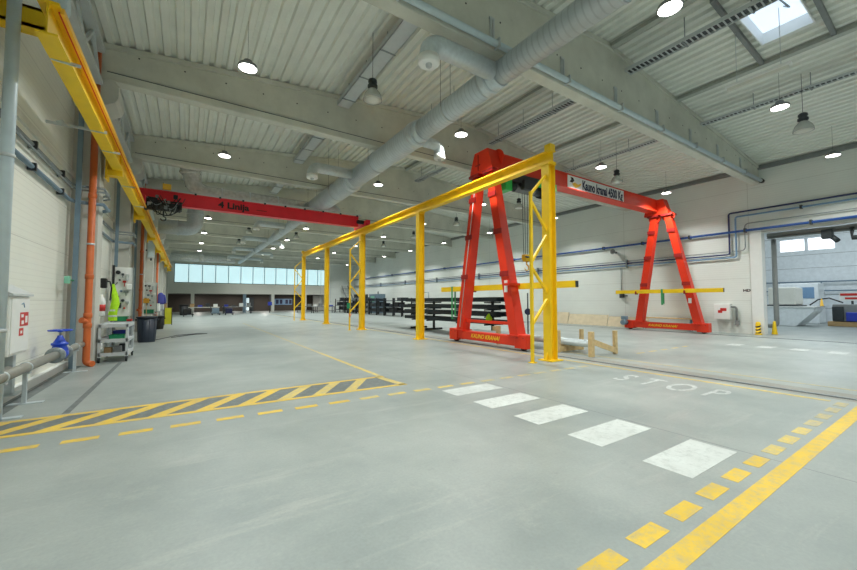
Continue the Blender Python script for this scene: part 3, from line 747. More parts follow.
# ------------------------------------------------------------------ left crane rail on brackets
RX = -1.6
t = thing('wall_crane_rail', 'long yellow crane rail bracketed high along the left wall columns', 'crane rail', (RX,6.6,5.2))
obj('rail_beam', MB().ibeam(1, 6.6, 52, RX, 5.29, .22, .46, .03, .02), 'yellow', t)
obj('rail_head', MB().box(RX-.03,RX+.03,6.7,52,5.52,5.57), 'steel', t)
obj('conductor_strip', MB().box(RX+.10,RX+.14,6.7,52,5.44,5.52), 'amber', t)
obj('conductor_line', MB().box(RX+.08,RX+.10,6.7,52,5.44,5.46), 'label_red', t, 'thin red conductor line')
obj('end_stop', MB().bbox(RX-.06,RX+.15,6.8,7.0,5.56,5.9,.05), 'postblue', t, 'pale rounded end stop box')
for i, y in enumerate(BEAMS[:8]):
    if i == 0: continue
    yc = y+.4
    br = obj('wall_bracket', MB().box(XL+.6,RX+.1,yc-.13,yc+.13,4.92,5.06).box(XL+.6,RX+.05,yc-.012,yc+.012,5.06,5.5).box(XL+.6,XL+.64,yc-.2,yc+.2,4.8,5.6), 'yellow', t)
for y in (7.25,9.9,11.1,14.2,17):
    obj('cable_arm', MB().bar((RX-.75,y,5.07),(RX+.15,y,5.07),.04,.05).cyl((RX-.6,y,5.09),(RX-.5,y,5.14),.03,8), 'galv', t) if y in (9.9,) else obj('cable_clip', MB().bar((RX-.1,y,5.07),(RX+.22,y,5.05),.03,.04), 'galv', t)
t = thing('bracket_box', 'yellow steel box bracket behind the thick grey pipe, holding the crane rail end', 'bracket', (-2.1,7.6,5.5))
obj('box_section', MB().box(-2.38,-1.78,7.5,7.76,5.84,5.88).box(-2.38,-1.78,7.5,7.76,5.58,5.62).box(-2.38,-1.78,7.5,7.53,5.58,5.88), 'yellow', t)
obj('web_plate', MB().box(-2.38,-1.78,7.62,7.65,5.6,5.86), 'yellow', t)
obj('wall_plate', MB().box(-2.44,-2.38,7.45,7.8,5.4,6.0), 'yellow', t)
obj('rail_seat', MB().box(-1.86,-1.62,7.5,7.76,5.5,5.58), 'yellow', t)

# ------------------------------------------------------------------ left wall services
def pipe(name, label, cat, pts, r, m, n=12, group=None, bands=(), bm='lgrey'):
    t = thing(name, label, cat, pts[0], group)
    obj('pipe_run', MB().tube(pts, r, n), m, t)
    for (p, ax) in bands:
        obj('pipe_clamp', MB().lathe(p, [(r+.003,-.025),(r+.012,-.025),(r+.012,.025),(r+.003,.025)], n, ax), bm, t)
    return t
pipe('downpipe', 'thick blue-grey vertical pipe at the left edge, nearest to the viewer', 'pipe', [(-2.11,7.36,0),(-2.11,7.36,8.0)], .072, 'postblue', 20, None, [((-2.11,7.36,3.6),2),((-2.11,7.36,1.2),2)])
obj('stand_leg', MB().box(-2.03,-1.97,7.45,7.51,0,.45), 'galv', None) if False else None
# blue strip hose
o = obj('blue_hose', MB().box(-2.36,-2.3,8.1,8.16,4.9,6.4), 'lblue'); tag(origin(o,(-2.33,8.13,4.9)), 'bright light blue vertical strip on left wall beside the thick pipe', 'strip')
# steel wall posts
for k, (y, z1) in enumerate(((12.0,7.2),(18.0,7.0),(24.1,7.0))):
    o = obj('steel_wall_post', MB().ibeam(0,0,1,0,0,.1,.1) if False else MB().box(-2.29,-2.19,y,y+.04,0,z1).box(-2.265,-2.215,y+.04,y+.12,0,z1), 'bluegrey')
    tag(origin(o,(-2.31,y,0)), 'blue-grey steel post against left wall, '+('before the second column' if k == 0 else 'before the third column' if k == 1 else 'before the fourth column'), 'post', 'blue-grey wall posts')
# orange drain pipes
for k, y in enumerate((12.13,24.4,36.8)):
    t = thing('drain_pipe', ('orange plastic drain pipe on the second left column, beside the cart' if k == 0 else 'orange plastic drain pipe rising behind the dark blue bin' if k == 1 else 'farthest orange plastic drain pipe on the left wall'), 'pipe', (-2.08,y,0), 'orange drain pipes')
    xx = -2.0
    obj('pipe_run', MB().tube([(xx+.12,y-.02,.075)]+bend((xx+.2,y,.075),(xx,y,.075),(xx,y,.5),6,.10)+[(xx,y,7.9)], .072, 16), 'orange', t)
    for z in (1.25,1.0,2.2,4.2,6.0):
        obj('pipe_socket', MB().lathe((xx,y,z), [(.074,-.06),(.086,-.05),(.086,.05),(.074,.06)], 16), 'orange', t)
    obj('access_branch', MB().cyl((xx,y,1.08),(xx-.08,y-.12,1.14),.06,14).cyl((xx-.08,y-.12,1.14),(xx-.09,y-.135,1.145),.07,14), 'orange', t)
    obj('pipe_clamp', MB().lathe((xx,y,3.0), [(.073,-.02),(.084,-.02),(.084,.02),(.073,.02)], 16), 'galv', t)
# conduits along the wall
for j, (z, m, r, w) in enumerate(((4.02,'bluegrey',.045,'lower blue-grey pipe along left wall, jogging round the second column'),(4.42,'steel',.03,'pair-topping grey conduit along left wall above the blue-grey pipe'))):
    t = thing('wall_conduit', w, 'pipe', (-2.38,8,z), 'left wall conduits')
    X0 = -2.38; Xc = -1.80
    pts = [(X0,6.95,z),(X0,11.95,z),(X0+.08,12.15,z),(Xc,12.2,z),(Xc,12.95,z),(Xc-.05,13.0,z),(X0,13.1,z-.15),(X0,18.2,z-.15),(X0+.1,18.35,z-.15),(Xc,18.42,z-.15),(Xc,19.15,z-.15)]
    obj('pipe_run', MB().tube(pts, r, 8), m, t)
    if j: obj('second_cable', MB().tube([(a+.02,b,c-.09) for a,b,c in pts], .022, 8), m, t)
    for y in (7.6,9.4,11.2): obj('pipe_clamp', MB().box(X0-.06,X0+.06,y-.03,y+.03,z-.07,z+.07), 'dsteel', t)
o = thing('exit_lamp', 'small green emergency sign on a short arm from the blue-grey wall post', 'sign', (-2.3,11.7,2.05))
obj('arm', MB().bar((-2.26,12.0,2.09),(-2.26,11.55,2.09),.025,.025), 'green', o); obj('sign_box', MB().bbox(-2.31,-2.22,11.43,11.55,2.0,2.17,.012), 'signgreen', o)

# floor pipe with blue gate valve
t = thing('water_pipe', 'thick grey-brown horizontal water pipe on stands along left wall', 'pipe', (-2.1,7.4,0))
PZ, PXw = .56, -2.08
obj('pipe_run', MB().tube([(PXw,6.7,PZ),(PXw,9.93,PZ)], .075, 18), 'pipegrey', t)
obj('pipe_run', MB().tube([(PXw,10.28,PZ),(PXw,12.2,PZ)]+bend((PXw,12.2,PZ),(PXw,12.75,PZ),(PXw-.3,12.75,PZ),6,.2)+[(XL+.02,12.75,PZ)] if False else [(PXw,10.47,PZ),(PXw,12.1,PZ)], .068, 18), 'pipegrey', t)
obj('lower_pipe', MB().tube([(-2.3,6.95,.52),(-2.3,8.44,.52)], .07, 14), 'pipegrey', t)
for y in (7.42,8.35,11.45):
    s = obj('pipe_stand', MB().box(PXw-.025,PXw+.025,y-.025,y+.025,.01,PZ-.07).box(PXw-.06,PXw+.06,y-.04,y+.04,PZ-.095,PZ-.075), 'galv', t)
    obj('foot_plate', MB().box(PXw-.18,PXw+.22,y-.06,y+.06,0,.012), 'galv', s)
    obj('strap_clamp', MB().lathe((PXw,y,PZ), [(.077,-.02),(.084,-.02),(.084,.02),(.077,.02)], 18, 1), 'galv', s)
VY = 10.2
v = thing('gate_valve', 'bright blue gate valve with handwheel on the grey-brown floor pipe', 'valve', (PXw,VY,.4))
obj('body', MB().lathe((PXw,VY,PZ), [(.085,-.26),(.09,-.17),(.125,-.08),(.135,0),(.125,.08),(.09,.17),(.085,.26)], 20, 1).lathe((PXw,VY,PZ), [(.12,.02),(.13,.08),(.105,.15),(.115,.165),(.13,.175),(.13,.21),(.10,.22),(.075,.27),(.05,.32),(.04,.36),(.001,.36)], 20), 'valve', v)
for y in (VY-.27,VY+.27):
    bt = MB().lathe((PXw,y,PZ), [(.07,-.022),(.15,-.022),(.15,.022),(.07,.022)], 24, 1)
    for k in range(8):
        a = PI*k/4+.2; bt.cyl((PXw+.122*math.cos(a),y-.04,PZ+.122*math.sin(a)),(PXw+.122*math.cos(a),y+.04,PZ+.122*math.sin(a)),.012,6)
    obj('flange', bt, 'steel', v, 'grey steel bolted flange')
obj('stem', MB().cyl((PXw,VY,PZ+.34),(PXw,VY,PZ+.48),.018,10), 'steel', v)
wh = MB().tube([(PXw+.17*math.cos(2*PI*k/28),VY+.17*math.sin(2*PI*k/28),PZ+.46) for k in range(29)],.016,8,None,False)
wh.lathe((PXw,VY,PZ+.45), [(.001,-.03),(.038,-.025),(.038,.025),(.001,.03)], 12)
for k in range(4): wh.cyl((PXw,VY,PZ+.45),(PXw+.17*math.cos(PI*k/2+.4),VY+.17*math.sin(PI*k/2+.4),PZ+.46),.013,6)
obj('handwheel', wh, 'valve', v)

# fire hydrant cabinet
t = thing('hydrant_cabinet', 'white fire hose cabinet with red stickers and sloping roof on left wall', 'cabinet', (-2.3,8.5,.75))
obj('body', MB().bbox(-2.445,-2.21,8.10,8.9,.76,1.68,.012), 'white', t)
obj('roof', MB().prism([(-2.448,1.88),(-2.448,1.68),(-2.17,1.68),(-2.17,1.71)], 1, 8.05, 8.95), 'lgrey', t, 'grey sloping roof')
d = obj('door', MB().bbox(-2.21,-2.195,8.13,8.87,.8,1.64,.004), 'white', t)
obj('handle', MB().box(-2.34,-2.24,8.08,8.10,1.21,1.25), 'text_dark', t, 'dark blue handle')
obj('sticker', MB().box(-2.195,-2.192,8.46,8.82,1.2,1.42), 'label_red', d, 'red fire hose sticker')
obj('sticker', MB().box(-2.195,-2.192,8.44,8.62,1.05,1.17), 'label_red', d, 'small red sticker')
pic = MB().box(-2.192,-2.191,8.50,8.6,1.34,1.39).box(-2.192,-2.191,8.68,8.78,1.25,1.36).box(-2.192,-2.191,8.52,8.62,1.23,1.29).box(-2.192,-2.191,8.49,8.57,1.085,1.13)
obj('pictogram', pic, 'white', d, 'white pictogram on red sticker')
obj('hook_mark', MB().tube([(-2.192,8.50,1.55),(-2.192,8.58,1.57),(-2.192,8.62,1.5)],.008,6), 'lblue', d)
obj('support_post', MB().box(-2.40,-2.26,8.5,8.62,.14,.76), 'galv', t); obj('base_plate', MB().box(-2.44,-2.2,8.38,8.76,.13,.145), 'galv', t)

# wheeled cart
t = thing('tool_cart', 'light grey three-shelf wheeled cart by the orange drain pipe', 'cart', (-1.7,13.5,0))
cx0, cx1, cy0, cy1 = -1.86, -1.30, 12.75, 14.0
for x in (cx0,cx1):
    for y in (cy0,cy1):
        obj('leg', MB().bbox(x-.03,x+.03,y-.03,y+.03,.13,.99,.006), 'lgrey', t)
        c = obj('caster', MB().cyl((x-.02,y,.06),(x+.02,y,.06),.06,16), 'black', t); obj('fork', MB().box(x-.03,x+.03,y-.03,y+.03,.1,.135), 'dsteel', c)
for z, nm in ((.22,'lower'),(.58,'middle'),(.97,'top')):
    s = obj('shelf', MB().box(cx0-.02,cx1+.02,cy0-.02,cy1+.02,z-.015,z).box(cx0-.02,cx1+.02,cy0-.03,cy0-.015,z-.06,z+.03).box(cx0-.02,cx1+.02,cy1+.015,cy1+.03,z-.06,z+.03).box(cx0-.03,cx0-.015,cy0,cy1,z-.06,z+.03).box(cx1+.015,cx1+.03,cy0,cy1,z-.06,z+.03), 'lgrey', t)
obj('push_handle', MB().tube([(cx0,cy0-.03,.9),(cx0-.02,cy0-.18,.97),(cx1+.02,cy0-.18,.97),(cx1,cy0-.03,.9)],.014,8), 'galv', t) if False else None
def crate(name, label, x0, x1, y0, y1, z0, z1, m, cat='box', group=None):
    t = thing(name, label, cat, ((x0+x1)/2,(y0+y1)/2,z0), group); th = .012
    obj('tray_shell', MB().box(x0,x1,y0,y1,z0,z0+th).box(x0,x0+th,y0,y1,z0,z1).box(x1-th,x1,y0,y1,z0,z1).box(x0,x1,y0,y0+th,z0,z1).box(x0,x1,y1-th,y1,z0,z1), m, t)
    obj('rim', MB().box(x0-.012,x1+.012,y0-.012,y0+.004,z1-.02,z1+.004).box(x0-.012,x1+.012,y1-.004,y1+.012,z1-.02,z1+.004).box(x0-.012,x0+.004,y0,y1,z1-.02,z1+.004).box(x1-.004,x1+.012,y0,y1,z1-.02,z1+.004), m, t)
    return t
crate('parts_tray', 'green open plastic tray on the middle shelf of the grey cart', -1.68,-1.36,12.80,13.2,.582,.70,'green')
crate('parts_tray', 'blue open plastic tray behind the green tray on the cart', -1.66,-1.36,13.28,13.7,.582,.78,'bluebox')
crate('parts_tray', 'grey-white low tray on the left of the cart middle shelf', -1.84,-1.7,12.82,13.3,.582,.64,'lgrey')
for k, (x, y, m, w) in enumerate(((-1.7,13.0,'tan','tan'),(-1.5,12.95,'mgrey','grey'),(-1.42,13.25,'dsteel','black'))):
    o = obj('tool_case', MB().bbox(x-.09,x+.07,y-.09,y+.11,.222,.37+.03*k,.012), m); tag(origin(o,(x,y,.222)), w+' small case on the lower shelf of the grey cart', 'case')

# phone, extinguisher on wall beyond cart
t = thing('wall_phone', 'black wall phone with hanging hose-like cord on left wall behind the cart', 'phone', (-2.4,15.2,1.9))
obj('case', MB().bbox(-2.2,-2.05,14.8,15.05,2.0,2.3,.03), 'black', t); obj('mount_plate', MB().box(-2.45,-2.2,14.85,14.95,2.05,2.25), 'steel', t)
obj('cord', MB().tube([(-2.06,15.0,2.22),(-1.98,14.95,2.2),(-1.94,14.95,2.0),(-1.97,14.95,1.62)],.02,8), 'black', t)
t = thing('fire_extinguisher', 'slim white and red extinguisher hung on left wall below the phone', 'extinguisher', (-2.32,15.1,1.15))
obj('cylinder', MB().lathe((-2.14,14.75,1.15), [(.001,0),(.09,0),(.1,.03),(.1,.45),(.07,.55),(.03,.6),(.03,.66),(.001,.66)], 16), 'white', t)
obj('label_band', MB().lathe((-2.14,14.75,1.3), [(.101,0),(.103,0),(.103,.2),(.101,.2)], 16), 'label_red', t, 'red label band'); obj('bracket', MB().box(-2.45,-2.22,14.72,14.78,1.3,1.36), 'dsteel', t)
# safety vest
t = thing('safety_vest', 'fluorescent yellow-green safety vest hung beside the tool board above the cart', 'vest', (-2.08,16.9,.92))
vm = MB(); N = 14
def vest_ring(z, wx, wy, ph): return [Vector((-2.12+.03*math.sin(4*z+ph)+.34*wx*math.cos(a)*(1+.18*math.sin(3*a+ph)), 16.9+.5*wy*math.sin(a)*(1+.15*math.sin(4*a+ph)), z)) for a in [2*PI*k/N for k in range(N)]]
lv = [(.92,.34,.2,0),(1.1,.36,.2,.4),(1.3,.33,.2,.8),(1.5,.36,.2,1.2),(1.7,.28,.18,1.5),(1.9,.24,.14,2),(2.05,.17,.10,2.2),(2.2,.09,.06,2.4)]
rg = [[vm.bm.verts.new(p) for p in vest_ring(*l)] for l in lv]
for A, B in zip(rg, rg[1:]):
    for k in range(N):
        f = vm.bm.faces.new((A[k],A[(k+1)%N],B[(k+1)%N],B[k])); f.smooth = True
obj('fabric', vm, 'vest', t)
vb = MB()
for z, wx, wy in ((1.05,.37,.215),(1.25,.36,.215)):
    r0 = [vb.bm.verts.new(p) for p in vest_ring(z,wx,wy,.3)]; r1 = [vb.bm.verts.new(p) for p in vest_ring(z+.06,wx-.01,wy,.35)]
    for k in range(N): vb.bm.faces.new((r0[k],r0[(k+1)%N],r1[(k+1)%N],r1[k]))
obj('reflective_band', vb, 'silver', t, 'silver reflective band'); obj('hook', MB().cyl((-2.12,16.9,2.15),(-2.12,17.55,2.28),.012,6), 'dsteel', t)

# round bins
def bin_(x, y, r, h, label, m='bin'):
    t = thing('waste_bin', label, 'bin', (x,y,0), None)
    obj('tub', MB().lathe((x,y,0), [(.001,0),(r*.82,0),(r*.84,.03),(r*.98,h-.06),(r*.94,h-.06),(r*.8,.05),(.001,.05)], 24), m, t)
    obj('rim', MB().lathe((x,y,h-.06), [(r*.94,0),(r*1.06,0),(r*1.06,.05),(r*.94,.06)], 24), m, t)
    rb = MB()
    for k in range(10):
        a = 2*PI*k/10; rb.bar((x+r*.83*math.cos(a),y+r*.83*math.sin(a),.05),(x+r*.97*math.cos(a),y+r*.97*math.sin(a),h-.08),.02,.02)
    obj('side_ribs', rb, m, t)
    for s in (-1,1): obj('handle', MB().bbox(x+s*r*1.02-.04,x+s*r*1.02+.04,y-.07,y+.07,h-.16,h-.1,.01), m, t)
bin_(-1.27,18.35,.33,1.0,'large round dark blue-grey bin behind the cart')
bin_(-1.3,26.3,.28,.75,'smaller round dark bin beyond the large blue-grey bin', 'black')
t = thing('floor_cable', 'thin dark cable looped on the floor right of the large bin', 'cable', (-.5,20.6,0))
obj('cable_run', MB().tube([(-1.0,18.9,.015),(-.75,19.6,.015),(-.3,20.9,.015),(.45,21.4,.015),(.9,21.2,.015),(.2,20.8,.015),(-.5,19.7,.015)],.014,6), 'dsteel', t)
# broom
t = thing('broom', 'upright broom with yellow head against the fourth left column', 'broom', (-1.72,24.6,0))
obj('handle', MB().cyl((-1.7,24.55,.0),(-1.78,24.7,1.5),.018,8), 'wood', t); obj('head', MB().bbox(-1.9,-1.64,24.6,24.7,1.5,1.75,.02), 'amber', t)
# electric box
t = thing('electrical_box', 'pale grey electrical box bracketed high on left wall before the fifth column', 'electrical box', (-1.95,29.5,4.3))
obj('case', MB().bbox(-2.15,-1.78,29.4,29.7,4.35,5.45,.02), 'lgrey', t); obj('door', MB().box(-2.12,-1.81,29.38,29.4,4.42,5.38), 'postblue', t)
obj('cable_gland', MB().cyl((-1.95,29.55,4.35),(-1.95,29.55,4.2),.05,10).box(-2.44,-2.1,29.5,29.6,4.8,4.9), 'dsteel', t)
# folding board
t = thing('floor_sign_board', 'yellow-green board standing on the floor along the left benches', 'board', (-.98,30.4,0))
obj('panel', MB().box(-1.2,-.78,30.38,30.42,.06,1.15), 'limeboard', t); obj('stand', MB().box(-1.22,-1.18,30.36,30.6,0,1.17).box(-.8,-.76,30.36,30.6,0,1.17), 'dsteel', t)

# ------------------------------------------------------------------ workbenches along left wall
def bench(y0, y1, label, x0=-2.3, x1=-1.5, z=.88, top='mgrey'):
    t = thing('workbench', label, 'workbench', ((x0+x1)/2,(y0+y1)/2,0), 'left wall workbenches')
    obj('worktop', MB().bbox(x0,x1,y0,y1,z-.05,z,.008), top, t)
    for x in (x0+.05,x1-.05):
        for y in (y0+.05,y1-.05): obj('leg', MB().box(x-.03,x+.03,y-.03,y+.03,0,z-.05), 'steel', t)
    obj('under_shelf', MB().box(x0+.03,x1-.03,y0+.03,y1-.03,.28,.31), 'steel', t)
    return t
def board(x0, x1, y, label, z0=1.05, z1=2.85):
    t = thing('tool_board', label, 'tool board', (x0,y,0), 'tool boards over the benches')
    obj('panel', MB().box(x0,x1,y,y+.04,z0,z1), 'white', t)
    obj('side_post', MB().box(x0-.07,x0,y-.06,y+.06,0,z1+.06), 'black', t)
    obj('side_post', MB().box(x1,x1+.03,y-.03,y+.06,0,z1), 'steel', t)
    ms = ['white','label_red','dsteel','lgrey','dsteel','black','steel','bluegrey']
    for k in range(14):
        x = x0+.08+(x1-x0-.16)*((k*.618)%1); z = z0+.08+(z1-z0-.35)*k/13; h = .10+.16*random.random(); w = .03+.05*random.random()
        kind = k % 3; mb = MB()
        if kind == 0: mb.bar((x,y-.02,z),(x,y-.02,z+h),.02,.02).bbox(x-w,x+w,y-.07,y,z+h-.05,z+h+.03,.01)
        elif kind == 1: mb.lathe((x,y-.03,z+h/2), [(.03,-.03),(w,-.02),(w,.02),(.03,.03)], 12, 1)
        else: mb.bbox(x-w,x+w,y-.12,y,z,z+h,.02)
        obj('hung_tool', mb, ms[k%8], t)
    return t
bench(16.7,17.5,'short workbench below the tool board by the large round bin',-2.2,-1.62); board(-2.2,-1.68,17.55,'white tool board with hung tools behind the yellow-green vest')
bench(26.9,28.4,'workbench between the fourth and fifth left columns'); board(-2.2,-1.55,28.5,'white tool board right of the second orange drain pipe',1.05,2.75)
bench(32,36,'workbench beyond the yellow-green board, before the sixth column'); bench(38.2,42,'workbench between the sixth and seventh left columns'); bench(44.5,48.2,'farthest workbench on the left wall')
crate('parts_tray', 'green plastic bin on the bench behind the large round bin', -2.1,-1.75,16.95,17.3,.882,1.05,'green')
crate('parts_tray', 'green plastic bin on the second left bench', -2.1,-1.6,27.2,27.8,.882,1.1,'green')
crate('parts_tray', 'red shallow tray on the bench edge behind the large round bin', -1.74,-1.62,16.8,17.2,.882,.95,'label_red')
for k, (x0,x1,y0,y1,h,m,w) in enumerate(((-2.1,-1.6,32.4,33.3,.55,'white','white box on the bench beyond the yellow-green board'),(-2.2,-1.65,34,35.2,.42,'offwhite','low white stack of boxes on the third left bench'),(-2.1,-1.6,38.6,39.6,.6,'lgrey','light grey machine box on the fourth left bench'),(-2.1,-1.6,45,46.2,.55,'tan','cardboard box on the farthest left bench'))):
    t = thing('storage_box', w, 'box', ((x0+x1)/2,(y0+y1)/2,.88)); obj('carton', MB().bbox(x0,x1,y0,y1,.882,.88+h,.015), m, t); obj('lid', MB().box(x0-.01,x1+.01,y0-.01,y1+.01,.88+h-.06,.885+h), m, t)
t = thing('work_jacket', 'blue-purple jacket hung on the sixth left column', 'jacket', (-1.7,36.9,1.4))
jm = MB().lathe((-1.72,36.95,1.35), [(.25,0),(.27,.2),(.24,.5),(.22,.75),(.12,.9),(.001,.95)], 10)
obj('torso', jm, 'purple', t)
for s in (-1,1): obj('sleeve', MB().tube([(-1.72+s*.2,36.95,2.1),(-1.72+s*.3,36.93,1.7),(-1.72+s*.28,36.92,1.4)],.07,8), 'purple', t)

# ------------------------------------------------------------------ pipe rack with dark steel profiles
RXc, RY0, RY1 = 11.75, 11.9, 19.6
t = thing('cantilever_rack', 'black four-level cantilever rack behind the left gantry legs', 'rack', (RXc,16,0))
for y in (12.6,14.7,17.4,19.0):
    p = obj('upright', MB().box(RXc-.05,RXc+.05,y-.05,y+.05,.08,1.75), 'black', t); obj('foot', MB().box(RXc-.55,RXc+.55,y-.06,y+.06,0,.1), 'black', p)
    for z in (.55,.9,1.22,1.55): obj('arm', MB().bar((RXc-.5,y,z-.02),(RXc+.5,y,z-.02),.05,.06), 'black', p)
rnd = random.Random(3)
for li, z in enumerate((.57,.92,1.24,1.57)):
    for k in range(5):
        x = RXc-.42+.17*k
        a = RY0-.25*rnd.random(); b = RY1+.5*rnd.random()
        t = thing('steel_profile', 'dark steel profile, '+ORD[k]+' from the front edge on the '+('lowest','second','third','top')[li]+' rack level', 'steel profile', (x,a,z), 'dark steel profiles on the rack')
        w, h = .15, .15+.06*rnd.random()
        obj('channel', MB().box(x-w/2,x-w/2+.012,a,b,z,z+h).box(x+w/2-.012,x+w/2,a,b,z,z+h).box(x-w/2,x+w/2,a,b,z,z+.012).box(x-w/2,x+w/2,a,b,z+h-.012,z+h), 'profile', t)
t = thing('hanger_frame', 'small blue-grey wire frame standing on the top level of the dark profile rack', 'frame', (11.6,18.3,1.72))
obj('wire_frame', MB().tube([(11.4,18,1.72),(11.4,18,2.1),(11.8,18,2.1),(11.8,18,1.72)],.02,6).tube([(11.4,18.6,1.72),(11.4,18.6,2.1),(11.8,18.6,2.1),(11.8,18.6,1.72)],.02,6).tube([(11.4,18,1.95),(11.4,18.6,1.95)],.015,6), 'bluegrey', t)
o = obj('wood_block', MB().bbox(10.75,10.95,11.35,11.55,0,.55,.008), 'wood'); tag(origin(o,(10.85,11.45,0)), 'upright pale timber block on the floor between the left gantry legs', 'timber block')
t = thing('lime_bag', 'small bright lime-green bag on the low rack level between the gantry legs', 'bag', (11.2,12.9,.73))
obj('sack', MB().lathe((11.25,12.3,.74), [(.001,0),(.14,0),(.15,.1),(.1,.22),(.04,.3),(.001,.32)], 12), 'vest', t)
t = thing('rod_stand', 'thin dark rod stand with round blue disc behind the right foot of the gantry', 'stand', (12.3,11.0,0))
obj('rod', MB().cyl((12.3,11.0,0),(12.3,11.0,1.95),.03,8).lathe((12.3,11.0,0), [(.001,0),(.2,0),(.2,.03),(.001,.04)], 16), 'dsteel', t); obj('disc', MB().cyl((12.25,10.95,1.15),(12.2,10.9,1.15),.14,18), 'text_dark', t)

# ------------------------------------------------------------------ timber cradle with steel tubes
t = thing('timber_cradle', 'pale timber cradle with upright posts holding grey tubes beside the front yellow post', 'cradle', (10.4,7.5,0))
for y, hl, hr in ((6.4,.72,.70),(7.55,.69,.67),(10.2,.68,.66)):
    obj('cradle_post', MB().bbox(9.72,9.86,y-.06,y+.06,0,hl,.006), 'wood', t); obj('cradle_post', MB().bbox(10.95,11.07,y-.05,y+.05,0,hr,.006), 'wood', t)
    obj('cross_board', MB().bar((9.86,y-.03,.10 if y > 7 else .42),(10.98,y-.03,.10),.04,.16), 'wood', t)
obj('side_plank', MB().bar((10.95,6.42,.09),(10.6,6.3,.03),.3,.03), 'offwhite', t) if False else None
for k, (x, z, r, y0, y1, w) in enumerate(((10.12,.30,.085,6.65,12.6,'front'),(10.36,.30,.085,7.0,12.4,'middle'),(10.6,.30,.085,6.9,12.5,'rear'))):
    q = thing('steel_tube', 'long light grey steel tube, the '+w+' one lying in the timber cradle', 'tube', (x,y0,z), 'grey tubes in the cradle')
    obj('tube_wall', MB().lathe((x,0,z), [(r,y0),(r,y1),(r-.01,y1),(r-.01,y0),(r,y0)], 20, 1), 'galv', q); obj('end_plug', MB().cyl((x,y0+.02,z),(x,y0+.03,z),r-.01,16), 'black', q)
# wooden bearer under tubes
for y in (7.9,11.9):
    o = obj('timber_bearer', MB().bbox(9.9,10.9,y-.06,y+.06,0,.212,.006), 'wood'); tag(origin(o,(10.4,y,0)), 'pale timber bearer under the grey tubes, '+('near the front post' if y < 9 else 'near the gantry leg'), 'timber')

# ------------------------------------------------------------------ right wall: pipes and small devices
def wallrun(name, label, pts, r, m, clampys=(), cm='dsteel'):
    t = thing(name, label, 'pipe', pts[0], 'right wall pipes')
    obj('pipe_run', MB().tube(pts, r, 10), m, t)
    for y in clampys:
        z = pts[0][2]
        obj('pipe_clamp', MB().box(pts[0][0]-.06,XR,y-.04,y+.04,z-r-.03,z+r+.05), cm, t)
X_ = XR-.12
wallrun('wall_pipe', 'bright blue pipe running the whole right wall above the doorway', [(X_-.06,YN+1,5.07),(X_-.06,57.5,5.07)], .06, 'blue', [1,4.3,6.6,9,11.5,14,18,22,27,32,38,44])
def U(y, z, y2, z2, r): return [(X_,YN+1,z)]+bend((X_,YN+1,z),(X_,y,z),(X_,y,z2),5,.12)+bend((X_,y,z),(X_,y,z2),(X_,y2,z2),5,.12)+[(X_,y2,z2)]
wallrun('wall_pipe', 'dark navy pipe, topmost on the right wall, dropping beside the doorway', U(7.25,6.04,57.5,3.96,.04), .04, 'navy', [])
wallrun('wall_pipe', 'light blue pipe below the navy pipe over the doorway', U(6.98,5.82,57.5,3.80,.04), .04, 'lblue', [2.5,4.6])
wallrun('wall_pipe', 'thin grey conduit with a rounded drop just above the blue pipe', [(X_,YN+1,5.42)]+bend((X_,0,5.42),(X_,6.62,5.42),(X_,6.62,4.1),6,.2)+bend((X_,6.62,5.42),(X_,6.62,4.1),(X_,9,4.1),6,.2)+[(X_,57,4.12)], .025, 'steel')
for k in range(6):
    y = 12.5+7*k
    o = obj('pipe_support', MB().box(XR-.2,XR,y-.03,y+.03,3.68,4.2), 'steel'); tag(origin(o,(XR-.1,y,3.68)), 'grey bracket holding the lower right wall pipes, '+ORD[k]+' from the doorway', 'bracket', 'right wall pipe brackets')
t = thing('electric_cabinet', 'white wall box with red sticker between right gantry leg and doorway', 'electrical box', (XR-.15,7.6,.7))
obj('case', MB().bbox(XR-.28,XR-.005,7.28,7.95,.68,1.46,.015), 'white', t); 
obj('sticker', MB().box(XR-.284,XR-.28,7.42,7.68,1.1,1.25).box(XR-.284,XR-.28,7.6,7.78,1.0,1.14), 'label_red', t, 'red warning sticker')
obj('conduit', MB().tube([(XR-.12,7.28,1.32)]+bend((XR-.12,7.28,1.32),(XR-.12,7.06,1.32),(XR-.12,7.06,.6),6,.15)+[(XR-.12,7.06,.62)],.05,10), 'mgrey', t); obj('plug_box', MB().bbox(XR-.18,XR-.005,6.96,7.14,.42,.64,.015), 'mgrey', t)
text('wall_mark', 'HD', .18, frame((XR-.006,6.66,2.12),(0,-1,0),(0,0,1)), 'text_black', None, 1.1, .002, 0, .006)
tag(bpy.context.scene.objects['wall_mark'], 'small black HD mark on right wall beside doorway', 'lettering')
for nm, y, z in (('horn_speaker',13.2,4.75),('hose_valve',12.9,1.95)):
    if nm == 'horn_speaker':
        t = thing(nm, 'small grey horn device on right wall over the gantry lifting beam', 'speaker', (XR-.2,y,z)); obj('horn', MB().lathe((XR-.45,y,z), [(.001,.3),(.05,.28),(.07,.15),(.17,0),(.15,0),(.05,.14)], 14, 0), 'mgrey', t); obj('bracket', MB().box(XR-.2,XR,y-.02,y+.02,z-.1,z+.02), 'dsteel', t)
    else:
        t = thing(nm, 'dark hose valve at the end of a thin drop pipe on right wall', 'valve', (XR-.1,y,z)); obj('drop_pipe', MB().cyl((XR-.06,y,3.7),(XR-.06,y,z+.1),.025,8), 'steel', t); obj('valve_body', MB().bbox(XR-.2,XR-.02,y-.18,y+.08,z-.15,z+.12,.03).cyl((XR-.12,y-.4,z-.02),(XR-.12,y-.15,z-.02),.03,8), 'dsteel', t)
